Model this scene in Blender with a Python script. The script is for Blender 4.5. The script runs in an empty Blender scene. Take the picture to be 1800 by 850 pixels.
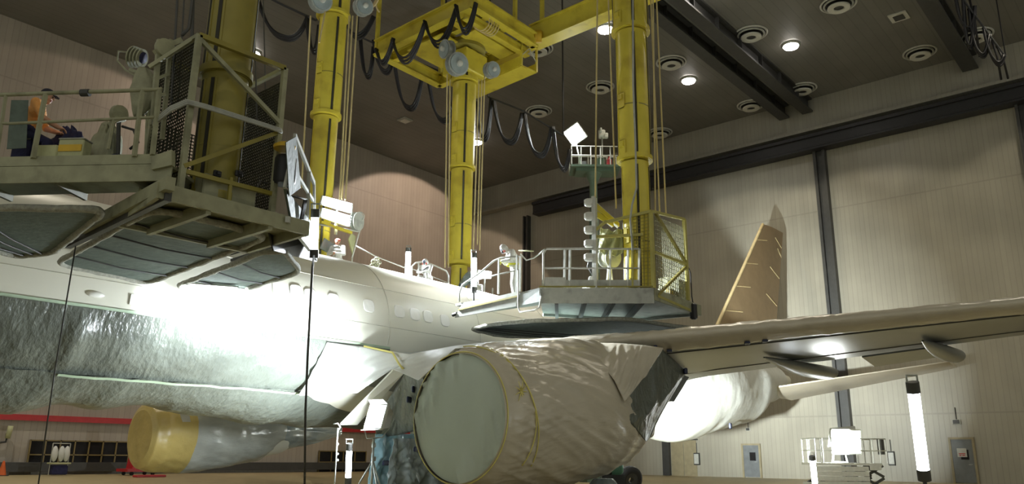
import bpy, bmesh, math, random
from mathutils import Vector, Matrix, noise
random.seed(7)
# ---------------------------------------------------------------- camera, world, light, exposure
SC = bpy.context.scene
COL = SC.collection
F = 1400.0
TH, PI_, RO = math.radians(40.6), math.atan(375/1400.0), math.radians(0.6)
CAM = Vector((0, 0, 1.3))
FW = Vector((math.cos(TH)*math.cos(PI_), math.sin(TH)*math.cos(PI_), math.sin(PI_)))
_rt = Vector((math.sin(TH), -math.cos(TH), 0)); _up = _rt.cross(FW)
RT = _rt*math.cos(RO) + _up*math.sin(RO)
UP = _up*math.cos(RO) - _rt*math.sin(RO)
cam_d = bpy.data.cameras.new('camera'); cam_d.sensor_width = 36; cam_d.lens = F/1800*36; cam_d.clip_end = 400
cam = bpy.data.objects.new('camera', cam_d); COL.objects.link(cam)
M = Matrix((RT, UP, -FW)).transposed().to_4x4(); M.translation = CAM
cam.matrix_world = M
SC.camera = cam
SC.view_settings.view_transform = 'Standard'; SC.view_settings.look = 'None'
SC.view_settings.gamma = 1; SC.view_settings.use_curve_mapping = False
SC.view_settings.exposure = 0.0
SC.cycles.max_bounces = 6; SC.cycles.diffuse_bounces = 4; SC.cycles.sample_clamp_indirect = 6
W = bpy.data.worlds.new('hangar_air'); SC.world = W; W.use_nodes = True
W.node_tree.nodes['Background'].inputs[0].default_value = (0.93, 0.95, 0.83, 1)
W.node_tree.nodes['Background'].inputs[1].default_value = 0.46

COOL = (0.86, 0.94, 1.0); WARM = (1.0, 0.84, 0.62); PINK = (1.0, 0.76, 0.6); SODIUM = (1.0, 0.89, 0.68)
CEIL_W = 1700.0      # each ceiling lamp
BACK_W = 4200.0      # the warm lamp by the back wall
PANEL_W = 4200.0      # fluorescent panel beyond the fuselage
FLANK_W = 420.0      # assumed lamp bank, added to light the flank under the near platform
BELLY_W = 1500.0      # tripod lamp
LIFT_W = 1500.0      # flood on the scissor lift
HIGH_W = 500.0       # flood on the green boom platform
TUBE_W = 24.0        # a hanging tube

def spot(parent, loc, to, w, col, angle, blend=0.15, rad=0.15):
    d = bpy.data.lights.new('lamp_light', 'SPOT'); d.energy = w; d.color = col
    d.spot_size = math.radians(angle); d.spot_blend = blend; d.shadow_soft_size = rad
    o = bpy.data.objects.new('lamp_light', d); COL.objects.link(o); place_light(o, parent, loc, to); return o
def area(parent, loc, to, w, col, sx, sy, spread=180):
    d = bpy.data.lights.new('lamp_light', 'AREA'); d.energy = w; d.color = col
    d.shape = 'RECTANGLE'; d.size = sx; d.size_y = sy; d.spread = math.radians(spread)
    o = bpy.data.objects.new('lamp_light', d); COL.objects.link(o); place_light(o, parent, loc, to); return o
def point(parent, loc, w, col, rad=0.1):
    d = bpy.data.lights.new('lamp_light', 'POINT'); d.energy = w; d.color = col; d.shadow_soft_size = rad
    o = bpy.data.objects.new('lamp_light', d); COL.objects.link(o); place_light(o, parent, loc, Vector(loc)+Vector((0,0,-1))); return o
def place_light(o, parent, loc, to):
    loc = Vector(loc); to = Vector(to)
    o.rotation_euler = (to-loc).to_track_quat('-Z', 'Y').to_euler()
    if parent is not None:
        o.parent = parent; o.location = loc - wloc(parent)
    else: o.location = loc

# ---------------------------------------------------------------- measuring: where a sight line of the survey photo meets a plane of the hangar
def ray(px, py): return FW + RT*((px-900)/F) - UP*((py-425)/F)
def at(px, py, D): return CAM + ray(px, py)*D
def onX(px, py, x): d = ray(px, py); return CAM + d*(x/d.x)
def onY(px, py, y): d = ray(px, py); return CAM + d*(y/d.y)
def onZ(px, py, z): d = ray(px, py); return CAM + d*((z-CAM.z)/d.z)
def onP(px, py, p0, n):
    d = ray(px, py); n = Vector(n); return CAM + d*((Vector(p0)-CAM).dot(n)/d.dot(n))

# ---------------------------------------------------------------- objects
def wloc(o):
    v = Vector((0, 0, 0))
    while o is not None: v += o.location; o = o.parent
    return v
def tag(o, label=None, cat=None, group=None, kind=None):
    if label: o['label'] = label
    if cat: o['category'] = cat
    if group: o['group'] = group
    if kind: o['kind'] = kind
    return o
def thing(name, loc, label, cat, group=None):
    o = bpy.data.objects.new(name, None); COL.objects.link(o); o.location = Vector(loc); o.empty_display_size = .2
    return tag(o, label, cat, group)
def dup(o, parent=None):
    c = o.copy(); COL.objects.link(c)
    if parent is not None: c.parent = parent
    for ch in o.children: dup(ch, c)
    return c

def basis(d):
    d = Vector(d).normalized()
    a = Vector((0, 0, 1)) if abs(d.z) < .9 else Vector((1, 0, 0))
    u = a.cross(d).normalized(); v = d.cross(u).normalized()
    return u, v, d
class MB:
    def __init__(s): s.v = []; s.f = []; s.mi = []; s.cur = 0
    def add(s, vs, fs):
        b = len(s.v); s.v += [Vector(p) for p in vs]; s.f += [[b+i for i in f] for f in fs]; s.mi += [s.cur]*len(fs); return s
    def box(s, c, size, rz=0, bev=0):
        c = Vector(c); sx, sy, sz = [x/2 for x in size]; R = Matrix.Rotation(rz, 3, 'Z')
        b = min(bev, sx*.9, sy*.9, sz*.9)
        if b <= 0:
            vs = [c + R @ Vector((x*sx, y*sy, z*sz)) for z in (-1, 1) for y in (-1, 1) for x in (-1, 1)]
            return s.add(vs, [(0,2,3,1),(4,5,7,6),(0,1,5,4),(2,6,7,3),(0,4,6,2),(1,3,7,5)])
        vs = []
        for zz, ins in ((-sz, b), (-sz+b, 0), (sz-b, 0), (sz, b)):
            x, y = sx-ins, sy-ins
            for px, py in ((-x+b, -y), (x-b, -y), (x, -y+b), (x, y-b), (x-b, y), (-x+b, y), (-x, y-b), (-x, -y+b)):
                vs.append(c + R @ Vector((px, py, zz)))
        fs = [tuple(reversed(range(8))), tuple(range(24, 32))]
        for k in range(3):
            for i in range(8): fs.append((k*8+i, k*8+(i+1) % 8, k*8+8+(i+1) % 8, k*8+8+i))
        return s.add(vs, fs)
    def bar(s, p0, p1, w, h=None, upv=(0, 0, 1)):
        h = h or w; p0 = Vector(p0); p1 = Vector(p1); d = (p1-p0)
        if d.length < 1e-6: return s
        d.normalize(); a = Vector(upv)
        if abs(d.dot(a)) > .95: a = Vector((1, 0, 0))
        u = d.cross(a).normalized()*w/2; v = u.cross(d).normalized()*h/2
        vs = [p+q for p in (p0, p1) for q in (-u-v, u-v, u+v, -u+v)]
        return s.add(vs, [(0,3,2,1),(4,5,6,7),(0,1,5,4),(1,2,6,5),(2,3,7,6),(3,0,4,7)])
    def tube(s, pts, r, n=8, closed=False, caps=True):
        pts = [Vector(p) for p in pts]; m = len(pts); rr = r if isinstance(r, (list, tuple)) else [r]*m
        vs = []; u0 = None
        for i, p in enumerate(pts):
            if closed: d = pts[(i+1) % m]-pts[i-1]
            else: d = pts[min(i+1, m-1)]-pts[max(i-1, 0)]
            if u0 is None: u, v, d = basis(d)
            else:
                d = d.normalized(); u = (u0 - d*u0.dot(d))
                u = u.normalized() if u.length > 1e-6 else basis(d)[0]; v = d.cross(u)
            u0 = u
            for k in range(n):
                a = 2*math.pi*k/n; vs.append(p + (u*math.cos(a)+v*math.sin(a))*rr[i])
        fs = []
        for i in range(m if closed else m-1):
            j = (i+1) % m
            for k in range(n): fs.append((i*n+k, i*n+(k+1) % n, j*n+(k+1) % n, j*n+k))
        if not closed and caps: fs += [tuple(reversed(range(n))), tuple(range((m-1)*n, m*n))]
        return s.add(vs, fs)
    def lathe(s, prof, org, axis=(0, 0, 1), n=24, cap=True):
        org = Vector(org); u, v, d = basis(axis); vs = []
        for (r, h) in prof:
            for k in range(n):
                a = 2*math.pi*k/n; vs.append(org + d*h + (u*math.cos(a)+v*math.sin(a))*r)
        fs = []
        for i in range(len(prof)-1):
            for k in range(n): fs.append((i*n+k, i*n+(k+1) % n, (i+1)*n+(k+1) % n, (i+1)*n+k))
        if cap: fs += [tuple(reversed(range(n))), tuple(range((len(prof)-1)*n, len(prof)*n))]
        return s.add(vs, fs)
    def prism(s, poly, z0, z1):
        n = len(poly); vs = [Vector((p[0], p[1], z0)) for p in poly]+[Vector((p[0], p[1], z1)) for p in poly]
        return s.add(vs, [tuple(reversed(range(n))), tuple(range(n, 2*n))]+[(i, (i+1) % n, n+(i+1) % n, n+i) for i in range(n)])
    def slab(s, pts, t):
        """a plate of thickness t through the points (any plane)"""
        pts = [Vector(p) for p in pts]; n = len(pts); nn = Vector((0, 0, 0))
        for i in range(n): nn += (pts[i]-pts[0]).cross(pts[(i+1) % n]-pts[0])
        nn = nn.normalized()*t/2
        vs = [p-nn for p in pts]+[p+nn for p in pts]
        return s.add(vs, [tuple(reversed(range(n))), tuple(range(n, 2*n))]+[(i, (i+1) % n, n+(i+1) % n, n+i) for i in range(n)])
    def grid(s, fn, nu, nv, closeu=False):
        vs = [fn(i/nu, j/nv) for j in range(nv+1) for i in range(nu+(0 if closeu else 1))]
        w = nu+(0 if closeu else 1); fs = []
        for j in range(nv):
            for i in range(nu):
                i2 = (i+1) % w; fs.append((j*w+i, j*w+i2, (j+1)*w+i2, (j+1)*w+i))
        return s.add(vs, fs)
    def ball(s, c, r, n=12, m=8, R=None):
        c = Vector(c); r = Vector(r) if not isinstance(r, (int, float)) else Vector((r, r, r))
        def fn(u, v):
            a = 2*math.pi*u; b = math.pi*(v*.998+.001)
            p = Vector((math.cos(a)*math.sin(b)*r.x, math.sin(a)*math.sin(b)*r.y, -math.cos(b)*r.z))
            return c + (R @ p if R else p)
        return s.grid(fn, n, m, True)
    def build(s, name, mat, parent=None, smooth=False, label=None, auto=None):
        off = wloc(parent) if parent is not None else Vector((0, 0, 0))
        me = bpy.data.meshes.new(name); me.from_pydata([tuple(p-off) for p in s.v], [], s.f)
        for m in (mat if isinstance(mat, (list, tuple)) else [mat]): me.materials.append(m)
        if isinstance(mat, (list, tuple)): me.polygons.foreach_set('material_index', s.mi)
        if smooth:
            me.polygons.foreach_set('use_smooth', [True]*len(me.polygons))
            if auto: me.set_sharp_from_angle(angle=math.radians(auto))
        me.update()
        o = bpy.data.objects.new(name, me); COL.objects.link(o)
        if parent is not None: o.parent = parent
        if label: o['label'] = label
        return o
def solid(o, t):
    m = o.modifiers.new('thickness', 'SOLIDIFY'); m.thickness = t; m.offset = 0; return o

# ---------------------------------------------------------------- materials
def lin(c):
    return tuple(((x/255)/12.92 if x/255 <= .04045 else ((x/255+.055)/1.055)**2.4) for x in c)
def mat(name, rgb, rough=.6, metal=0, var=.12, scale=3, stretch=(1, 1, 1), bump=0, bscale=20, bstretch=(1, 1, 1), spec=.5, trans=0, dirt=None):
    m = bpy.data.materials.new(name); m.use_nodes = True; nt = m.node_tree; N = nt.nodes; L = nt.links
    b = N['Principled BSDF']; c = lin(rgb)
    b.inputs['Roughness'].default_value = rough; b.inputs['Metallic'].default_value = metal
    b.inputs['Specular IOR Level'].default_value = spec
    tc = N.new('ShaderNodeTexCoord')
    mp = N.new('ShaderNodeMapping'); mp.inputs['Scale'].default_value = stretch; L.new(tc.outputs['Object'], mp.inputs[0])
    nz = N.new('ShaderNodeTexNoise'); nz.inputs['Scale'].default_value = scale; nz.inputs['Detail'].default_value = 5; L.new(mp.outputs[0], nz.inputs['Vector'])
    rp = N.new('ShaderNodeValToRGB'); L.new(nz.outputs['Fac'], rp.inputs[0])
    e = rp.color_ramp.elements; e[0].position = .3; e[1].position = .7
    e[0].color = tuple(x*(1-var) for x in c)+(1,); e[1].color = tuple(min(1, x*(1+var)) for x in c)+(1,)
    out = rp.outputs[0]
    if dirt:
        n2 = N.new('ShaderNodeTexNoise'); n2.inputs['Scale'].default_value = dirt[1]; n2.inputs['Detail'].default_value = 6; L.new(tc.outputs['Object'], n2.inputs['Vector'])
        r2 = N.new('ShaderNodeValToRGB'); L.new(n2.outputs['Fac'], r2.inputs[0]); r2.color_ramp.elements[0].position = .52; r2.color_ramp.elements[1].position = .7
        mx = N.new('ShaderNodeMix'); mx.data_type = 'RGBA'; L.new(r2.outputs[0], mx.inputs[0]); L.new(out, mx.inputs[6]); mx.inputs[7].default_value = lin(dirt[0])+(1,)
        out = mx.outputs[2]
    L.new(out, b.inputs['Base Color'])
    if bump:
        m2 = N.new('ShaderNodeMapping'); m2.inputs['Scale'].default_value = bstretch; L.new(tc.outputs['Object'], m2.inputs[0])
        n3 = N.new('ShaderNodeTexNoise'); n3.inputs['Scale'].default_value = bscale; n3.inputs['Detail'].default_value = 4; L.new(m2.outputs[0], n3.inputs['Vector'])
        bp = N.new('ShaderNodeBump'); bp.inputs['Strength'].default_value = bump; bp.inputs['Distance'].default_value = .05; L.new(n3.outputs['Fac'], bp.inputs['Height']); L.new(bp.outputs[0], b.inputs['Normal'])
    if trans: b.inputs['Transmission Weight'].default_value = trans
    return m
def emit(name, rgb, s):
    m = bpy.data.materials.new(name); m.use_nodes = True; b = m.node_tree.nodes['Principled BSDF']
    b.inputs['Base Color'].default_value = (.8, .8, .8, 1); b.inputs['Emission Color'].default_value = rgb+(1,); b.inputs['Emission Strength'].default_value = s
    return m
def ribs(name, rgb, axis, per, rough=.5, var=.1, width=.12, depth=.4, seam=None, seams=(), spec=.4):
    """panelled sheet: a groove every `per` metres along an axis; seams = lines at set distances along another axis"""
    m = mat(name, rgb, rough, var=var, scale=.35, spec=spec); nt = m.node_tree; N = nt.nodes; L = nt.links; b = N['Principled BSDF']
    tc = N.new('ShaderNodeTexCoord'); sx = N.new('ShaderNodeSeparateXYZ'); L.new(tc.outputs['Object'], sx.inputs[0])
    def mth(op, a, bb=None):
        q = N.new('ShaderNodeMath'); q.operation = op
        for i, x in enumerate((a, bb)):
            if x is None: continue
            if isinstance(x, (int, float)): q.inputs[i].default_value = x
            else: L.new(x, q.inputs[i])
        return q.outputs[0]
    fr = mth('FRACT', mth('DIVIDE', sx.outputs['XYZ'.index(axis)], per))
    g = mth('LESS_THAN', fr, width)
    # each board a shade of its own
    idn = mth('FLOOR', mth('DIVIDE', sx.outputs['XYZ'.index(axis)], per))
    wn = N.new('ShaderNodeTexWhiteNoise'); wn.noise_dimensions = '1D'; L.new(idn, wn.inputs['W'])
    tone = mth('ADD', mth('MULTIPLY', wn.outputs['Value'], .08), .95)
    line = g
    for s_ in seams:
        d = mth('ABSOLUTE', mth('SUBTRACT', sx.outputs['XYZ'.index(seam)], s_)); line = mth('MAXIMUM', line, mth('LESS_THAN', d, .05))
    dark = mth('MULTIPLY', tone, mth('SUBTRACT', 1.0, mth('MULTIPLY', line, .14)))
    src = b.inputs['Base Color'].links[0].from_socket
    mx = N.new('ShaderNodeMix'); mx.data_type = 'RGBA'; mx.blend_type = 'MULTIPLY'; mx.inputs[0].default_value = 1
    cb = N.new('ShaderNodeCombineColor')
    for i in range(3): L.new(dark, cb.inputs[i])
    L.new(src, mx.inputs[6]); L.new(cb.outputs[0], mx.inputs[7]); L.new(mx.outputs[2], b.inputs['Base Color'])
    bp = N.new('ShaderNodeBump'); bp.inputs['Strength'].default_value = depth; bp.inputs['Distance'].default_value = .03; bp.invert = True
    L.new(line, bp.inputs['Height']); L.new(bp.outputs[0], b.inputs['Normal'])
    return m

MT = dict(
    floor=mat('floor_paint', (172, 158, 118), .4, var=.15, scale=1.2),
    wall_right=ribs('door_cladding', (160, 156, 142), 'Y', .3, .36, seam='Z', seams=(17.9, 4.0), spec=.5),
    wall_back=ribs('wall_cladding', (166, 158, 146), 'X', .34, .5, seam='Z', seams=(22.4, 12.5)),
    ceiling=ribs('ceiling_board', (116, 114, 108), 'Y', .55, .55),
    bulkhead=ribs('bulkhead_cladding', (150, 147, 135), 'Y', .3, .45),
    black=mat('black_steel', (38, 38, 40), .5), dark=mat('dark_grey_steel', (62, 62, 60), .5),
    white_enamel=mat('white_enamel', (205, 205, 198), .4, var=.06), grey=mat('grey_steel', (166, 168, 160), .45, var=.1, scale=6, dirt=((134, 136, 128), 3)),
    greyl=mat('pale_grey_steel', (186, 187, 180), .4, var=.1, scale=8), galv=mat('galvanised', (168, 172, 168), .35, .5, var=.15, scale=12),
    yellow=mat('yellow_paint', (212, 196, 70), .32, var=.07, scale=1.5, dirt=((184, 164, 54), 1.2)),
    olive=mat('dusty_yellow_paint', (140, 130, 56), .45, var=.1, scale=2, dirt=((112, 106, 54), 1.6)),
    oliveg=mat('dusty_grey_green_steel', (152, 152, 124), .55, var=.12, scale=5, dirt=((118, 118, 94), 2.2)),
    slot=mat('slot_rubber', (44, 42, 30), .7), skin_white=mat('primer_white', (222, 221, 206), .34, var=.03, scale=.8, spec=.5),
    mesh_dark=mat('dark_mesh', (58, 58, 42), .8, var=.25, scale=9), netting=mat('grey_netting', (84, 96, 88), .7, var=.2, scale=5, bump=.4, bscale=8),
    foam=mat('pipe_foam', (158, 158, 146), .85, var=.25, scale=14, bump=.6, bscale=30), rope=mat('pale_rope', (196, 180, 130), .8), cable=mat('black_cable', (24, 23, 27), .6),
    film_grey=mat('grey_masking_film', (98, 103, 95), .3, var=.15, scale=1.5, bump=.9, bscale=5, bstretch=(1.5, 1, .8), spec=.6),
    film_white=mat('white_masking_film', (206, 208, 202), .38, var=.06, scale=1.5, bump=.35, bscale=3, spec=.5),
    film_beige=mat('beige_masking_film', (194, 186, 168), .3, var=.06, scale=1.2, bump=.5, bscale=2.6, bstretch=(.5, 1, 1.8), spec=.6),
    film_green=mat('pale_green_masking_film', (186, 196, 182), .45, var=.05, scale=1, bump=.2, bscale=1.6),
    film_yellow=mat('yellow_masking_film', (192, 172, 104), .3, var=.1, scale=1.4, bump=.5, bscale=3, spec=.6),
    film_clear=mat('clear_bluish_film', (164, 178, 180), .15, var=.15, scale=2, bump=.7, bscale=3, bstretch=(2, 2, .6), spec=.8, trans=.25),
    tape_green=mat('pale_green_tape', (176, 196, 170), .5), tape_yellow=mat('yellow_tape', (216, 206, 120), .5), tape_blue=mat('dark_blue_tape', (26, 34, 66), .5),
    kraft=mat('brown_masking_paper', (142, 122, 92), .7, var=.08, scale=2), kraft_edge=mat('pale_masking_tape', (214, 196, 150), .6),
    red=mat('red_paint', (176, 44, 48), .45), glass=mat('dark_glass', (34, 33, 34), .55, var=.3, scale=2, spec=.15), mullion=mat('window_bar', (128, 112, 70), .5),
    door=mat('door_paint', (112, 116, 118), .45), frame_door=mat('door_frame_paint', (150, 140, 112), .5),
    suit=mat('white_coverall', (226, 226, 222), .75, var=.05, scale=8, bump=.5, bscale=14), skin=mat('skin', (198, 148, 122), .5, var=.05),
    glove=mat('yellow_glove', (196, 196, 40), .5), rubber=mat('black_rubber', (30, 30, 34), .5), visor=mat('grey_visor', (84, 92, 110), .15),
    pink=mat('pink_filter', (206, 120, 112), .5), orange=mat('orange_shirt', (232, 164, 92), .7, var=.08, scale=10, bump=.3), navy=mat('navy_cloth', (30, 32, 70), .8, var=.25, scale=8, bump=.6, bscale=8),
    cap=mat('dark_cap', (32, 30, 46), .8), bandana=mat('red_bandana', (206, 66, 60), .7), box_yellow=mat('box_yellow', (206, 168, 34), .5),
    sack=mat('dusty_sack', (148, 148, 124), .8, var=.15, scale=5, bump=.6, bscale=5), green=mat('green_steel', (92, 112, 96), .45, var=.12, scale=4), tarp=mat('pale_tarp', (176, 178, 136), .6, bump=.5, bscale=5),
    gas_green=mat('gas_bottle_green', (96, 150, 128), .35, var=.05), tyre=mat('tyre_rubber', (40, 38, 38), .75),
    cage=mat('cage_paint', (172, 164, 88), .45, var=.1, scale=3),
    tube=emit('lit_tube', COOL, 28), panel=emit('lit_panel', COOL, 20), bulb=emit('lit_lamp', (1, .93, .86), 30), flood=emit('lit_flood', (.95, 1, .97), 40),
    flood_blue=emit('lit_flood_blue', COOL, 40), small=emit('small_lit_lamp', COOL, 18),
)
def struct(o): return tag(o, kind='structure')

# ================================================================ THE HANGAR
XW, YB, H = 54.0, 50.3, 26.1
struct(MB().box((20, 17, -.15), (86, 86, .3)).build('floor', MT['floor']))
struct(MB().box((XW+.2, 12, H/2), (.4, 77, H)).build('wall_right', MT['wall_right']))
struct(MB().box((20, YB+.2, H/2), (68, .4, H)).build('wall_back', MT['wall_back']))
struct(MB().box((20, 12, H+.2), (69, 77.4, .4)).build('ceiling', MT['ceiling']))
b = MB().box((XW-.25, 12, 24.85), (.5, 76.6, 2.5)).box((XW-.45, 12, 23.68), (.9, 76.6, .22)); struct(b.build('trim_bulkhead', MT['bulkhead']))
b = MB().box((XW-.6, 10, 23.1), (1.2, 66, .22)).box((XW-.5, 10, 22.6), (.5, 66, .8)).box((XW-.95, 10, 22.75), (.12, 66, .9)).box((XW-.6, 10, 22.2), (.9, 66, .14))
struct(b.build('trim_door_track', MT['black']))
def door_post(y, z1, w, name):
    b = MB().box((XW-.25, y-w*.38, z1/2), (.5, w*.24, z1)).box((XW-.14, y, z1/2), (.28, w*.5, z1)).box((XW-.25, y+w*.38, z1/2), (.5, w*.24, z1))
    struct(b.build(name, MT['dark']))
door_post(onX(1462, 500, XW-.3).y, 22.4, .8, 'trim_1')
door_post(onX(925, 440, XW-.3).y, 22.4, .55, 'trim_2')
door_post(onX(1793, 170, XW-.3).y, 22.4, .7, 'trim_3')
struct(MB().box((XW-.16, onX(1170, 800, XW-.3).y, 1.7), (.3, .55, 3.4)).build('trim_4', MT['dark']))
struct(MB().box((20, YB-.1, onY(115, 736, YB).z), (68, .2, .32)).build('trim_5', MT['red']))
struct(MB().box((20, YB-.25, .42), (68, .5, .5)).build('baseboard_back', MT['dark']))
def wall_door(n, px0, px1, top):
    y1 = onX(px0, top, XW).y; y0 = onX(px1, top, XW).y; z = onX((px0+px1)/2, top, XW).z; w = y1-y0; yc = (y0+y1)/2
    o = struct(MB().box((XW-.05, yc, z/2), (.1, w-.2, z-.1)).build('door_%d' % n, MT['door']))
    MB().box((XW-.08, y0+.06, z/2), (.16, .12, z)).box((XW-.08, y1-.06, z/2), (.16, .12, z)).box((XW-.08, yc, z-.06), (.16, w-.24, .12)).build('door_frame', MT['frame_door'], o)
    MB().box((XW-.11, yc-.1, z*.62), (.03, .42, .55)).build('door_pane', MT['glass'], o)
    MB().tube([(XW-.12, y0+.25, 1.05), (XW-.2, y0+.25, 1.05), (XW-.2, y0+.42, 1.05)], .02).build('door_handle', MT['galv'], o)
    return o
wall_door(1, 1304, 1337, 779)
d2 = wall_door(2, 1667, 1712, 768)
for (px, py, w_, h_) in ((1692, 795, .5, .5),):
    p = onX(px, py, XW)
    b = MB(); b.box((XW-.15, p.y, p.z), (.02, w_, h_)); b.cur = 1
    b.box((XW-.165, p.y, p.z-.06), (.01, .34, .05)).box((XW-.165, p.y+.1, p.z-.16), (.01, .1, .05)).box((XW-.165, p.y-.08, p.z-.16), (.01, .14, .05))
    b.build('door_notice', [MT['greyl'], MT['red']], d2)
def win(n, c0, c1, cols, rows, Y=YB):
    a, b_ = onY(*c0, Y), onY(*c1, Y); w = b_.x-a.x; h = a.z-b_.z; xc = (a.x+b_.x)/2; zc = (a.z+b_.z)/2
    o = struct(MB().box((xc, Y-.04, zc), (w, .08, h)).build('window_%d' % n, MT['glass']))
    f = MB()
    for i in range(cols+1): f.box((a.x+w*i/cols, Y-.1, zc), (.07, .1, h+.07))
    for j in range(rows+1): f.box((xc, Y-.1, b_.z+h*j/rows), (w, .1, .07))
    f.build('window_frame', MT['mullion'], o)
    return o
win(1, (53, 773), (221, 823), 7, 2); win(2, (560, 792), (640, 830), 4, 2)
# electrical / sign boxes on the door wall
def wallbox(px, py, w, h, name, label, m='greyl'):
    p = onX(px, py, XW); o = thing(name, (XW, p.y, p.z), label, 'box')
    b = MB().box((XW-.085, p.y, p.z), (.16, w, h), bev=.02); b.build('housing', MT[m], o)
    MB().box((XW-.175, p.y, p.z), (.03, w*.8, h*.8), bev=.01).build('cover', MT['dark' if m == 'greyl' else 'greyl'], o)
    MB().tube([(XW-.05, p.y, p.z+h/2), (XW-.05, p.y, p.z+h/2+.7)], .03).build('conduit', MT['dark'], o)
wallbox(1226, 806, .45, .85, 'notice_board', 'tall thin framed board on wall left of the open doorway', 'dark')
wallbox(1682, 741, .45, .28, 'exit_sign', 'small red-grey sign box above the far right door', 'greyl')
wallbox(1316, 754, .3, .22, 'signal_box', 'small pale box above the doorway left of the scissor lift', 'greyl')
wallbox(1568, 805, .4, .85, 'key_cabinet', 'dark framed cabinet on wall right of the scissor lift', 'dark')
p = onX(1180, 811, XW); o = thing('service_panel', (XW, p.y, 1.6), 'low pale panel pair on wall beside the dark short column', 'panel')
for k, yy in enumerate((p.y-.05, p.y-1.1)):
    MB().box((XW-.03, yy-.5, 1.25), (.06, 1.0, 2.5)).build('panel_leaf', MT['frame_door'], o)
MB().box((XW-.06, p.y-1.05, 2.55), (.1, 2.4, .08)).build('head_rail', MT['dark'], o)

# ceiling beams (crane runways)
def runway(y, x0, x1, n, w=.75, h=1.0):
    b = MB().box(((x0+x1)/2, y, H-.06), (x1-x0, w, .12)).box(((x0+x1)/2, y, H-h/2), (x1-x0, .18, h)).box(((x0+x1)/2, y, H-h), (x1-x0, w, .12))
    for i in range(int((x1-x0)/3)): b.box((x0+1+i*3, y, H-h/2), (.05, w*.9, h-.1))
    struct(b.build('trim_%d' % n, MT['dark']))
runway(onZ(1385, 213, H-1).y, 14, XW-.6, 11); runway(onZ(1411, 190, H-1).y, 14, XW-.6, 12); runway(onZ(1703, 117, H-1).y, 14, XW-.6, 13, .9)

# ceiling air diffusers
D0 = None
vents = [(1320, 62, 'third from the door track in its row'), (1180, 112, 'beside the right mast'), (1617, 95, 'beside the far right runway beam'), (1410, 158, 'just right of the double runway beams'),
         (1320, 187, 'just left of the double runway beam ends'), (1160, 235, 'low behind the right mast'), (1474, 10, 'at the top edge of the photo'), (1715, 65, 'behind the hanging cable bundle at far right'),
         (1055, 155, 'above the green boom platform'), (947, 197, 'above the sagging cables'), (1049, 27, 'under the yellow girder by the right mast'), (945, 88, 'behind the yellow carriage corner')]
for k, (px, py, w) in enumerate(vents):
    p = onZ(px, py, H-.15); p.z = H; r = .92
    if D0 is None:
        D0 = thing('ceiling_diffuser', p, '', 'air diffuser', 'round air diffusers in the hangar ceiling')
        def ring(r0, r1, z, t, nm, m): MB().lathe([(r0, z), (r0, z-t), (r0+.03, z-t-.03), (r1-.03, z-t-.03), (r1, z-t), (r1, z), (r0, z)], p, n=36, cap=False).build(nm, MT[m], D0, True, auto=40)
        MB().lathe([(r*1.06, -.012), (.001, -.012)], p, n=36, cap=False).build('backing', MT['black'], D0)
        ring(r*.95, r*1.08, -.02, .05, 'outer_ring', 'greyl'); ring(r*.76, r*.88, -.08, .06, 'middle_ring', 'grey'); ring(r*.3, r*.66, -.26, .06, 'inner_ring', 'white_enamel')
        MB().lathe([(r*.3, -.05), (r*.28, -.24), (.001, -.25)], p, n=24, cap=False).build('centre_disc', MT['dark'], D0, True, auto=40)
        o = D0
    else:
        o = dup(D0); o.location = p
    o['label'] = 'round white ceiling diffuser ' + w

# ceiling lamps
def bay_lamp(px, py, label, power, col, angle=122, blend=.15, z=None, tilt=(0, 0)):
    p = onZ(px, py, H-.5) if px is not None else Vector(py)
    o = thing('high_bay_lamp', (p.x, p.y, H-.03), label, 'lamp', 'ceiling lamps') if label else thing('high_bay_lamp', (p.x, p.y, H-.03), 'added ceiling lamp outside the picture, for extra light', 'lamp', 'added ceiling lamps out of the picture')
    MB().lathe([(.6, 0), (.6, -.05), (.5, -.14), (.46, -.14), (.44, -.05)], (p.x, p.y, H-.03), n=28, cap=False).build('reflector', MT['galv'], o, True, auto=40)
    MB().ball((p.x, p.y, H-.2), (.45, .45, .14), 20, 8).build('lit_lens', MT['bulb'], o, True)
    spot(o, (p.x, p.y, H-.42), (p.x+tilt[0], p.y+tilt[1], 0), power, col, angle, blend, .3)
    return o
bay_lamp(1391, 90, 'bright round ceiling lamp between two diffusers, upper right', CEIL_W, SODIUM)
bay_lamp(1211, 150, 'bright round ceiling lamp left of the double runway beams', CEIL_W, SODIUM)
bay_lamp(1064, 61, 'bright ceiling lamp half hidden behind the right yellow mast', CEIL_W, SODIUM)
bay_lamp(443, 103, 'bright ceiling lamp seen through the near platform cage top', BACK_W*.35, PINK, 104, .08, tilt=(-12, 14))
bay_lamp(838, 257, 'warm ceiling lamp peeking beside the centre yellow mast', BACK_W, PINK, 104, .05, tilt=(2.5, 18))
for q in ((36, 2, 0), (24, 8, 0), (46, 2, 0), (12, 30, 0), (1, 3, 0)): bay_lamp(None, q, None, CEIL_W, SODIUM)  # unseen lamps added to brighten the hall and the near platform
bay_lamp(None, (9, 42, 0), None, CEIL_W*5, (1, .93, .82), 92, .25)  # unseen, extra strong: added to brighten the lower back wall
bay_lamp(1257, -6, 'ceiling lamp at the top edge right of the yellow girder', CEIL_W, SODIUM)
p = onZ(712, 210, H); o = thing('smoke_vent', p, 'small diamond-like pale ceiling vent left of the centre mast', 'vent'); MB().box((p.x, p.y, H-.05), (.9, .9, .1), bev=.02).build('frame', MT['grey'], o); MB().box((p.x, p.y, H-.12), (.6, .6, .06)).build('cover', MT['white_enamel'], o)
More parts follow.
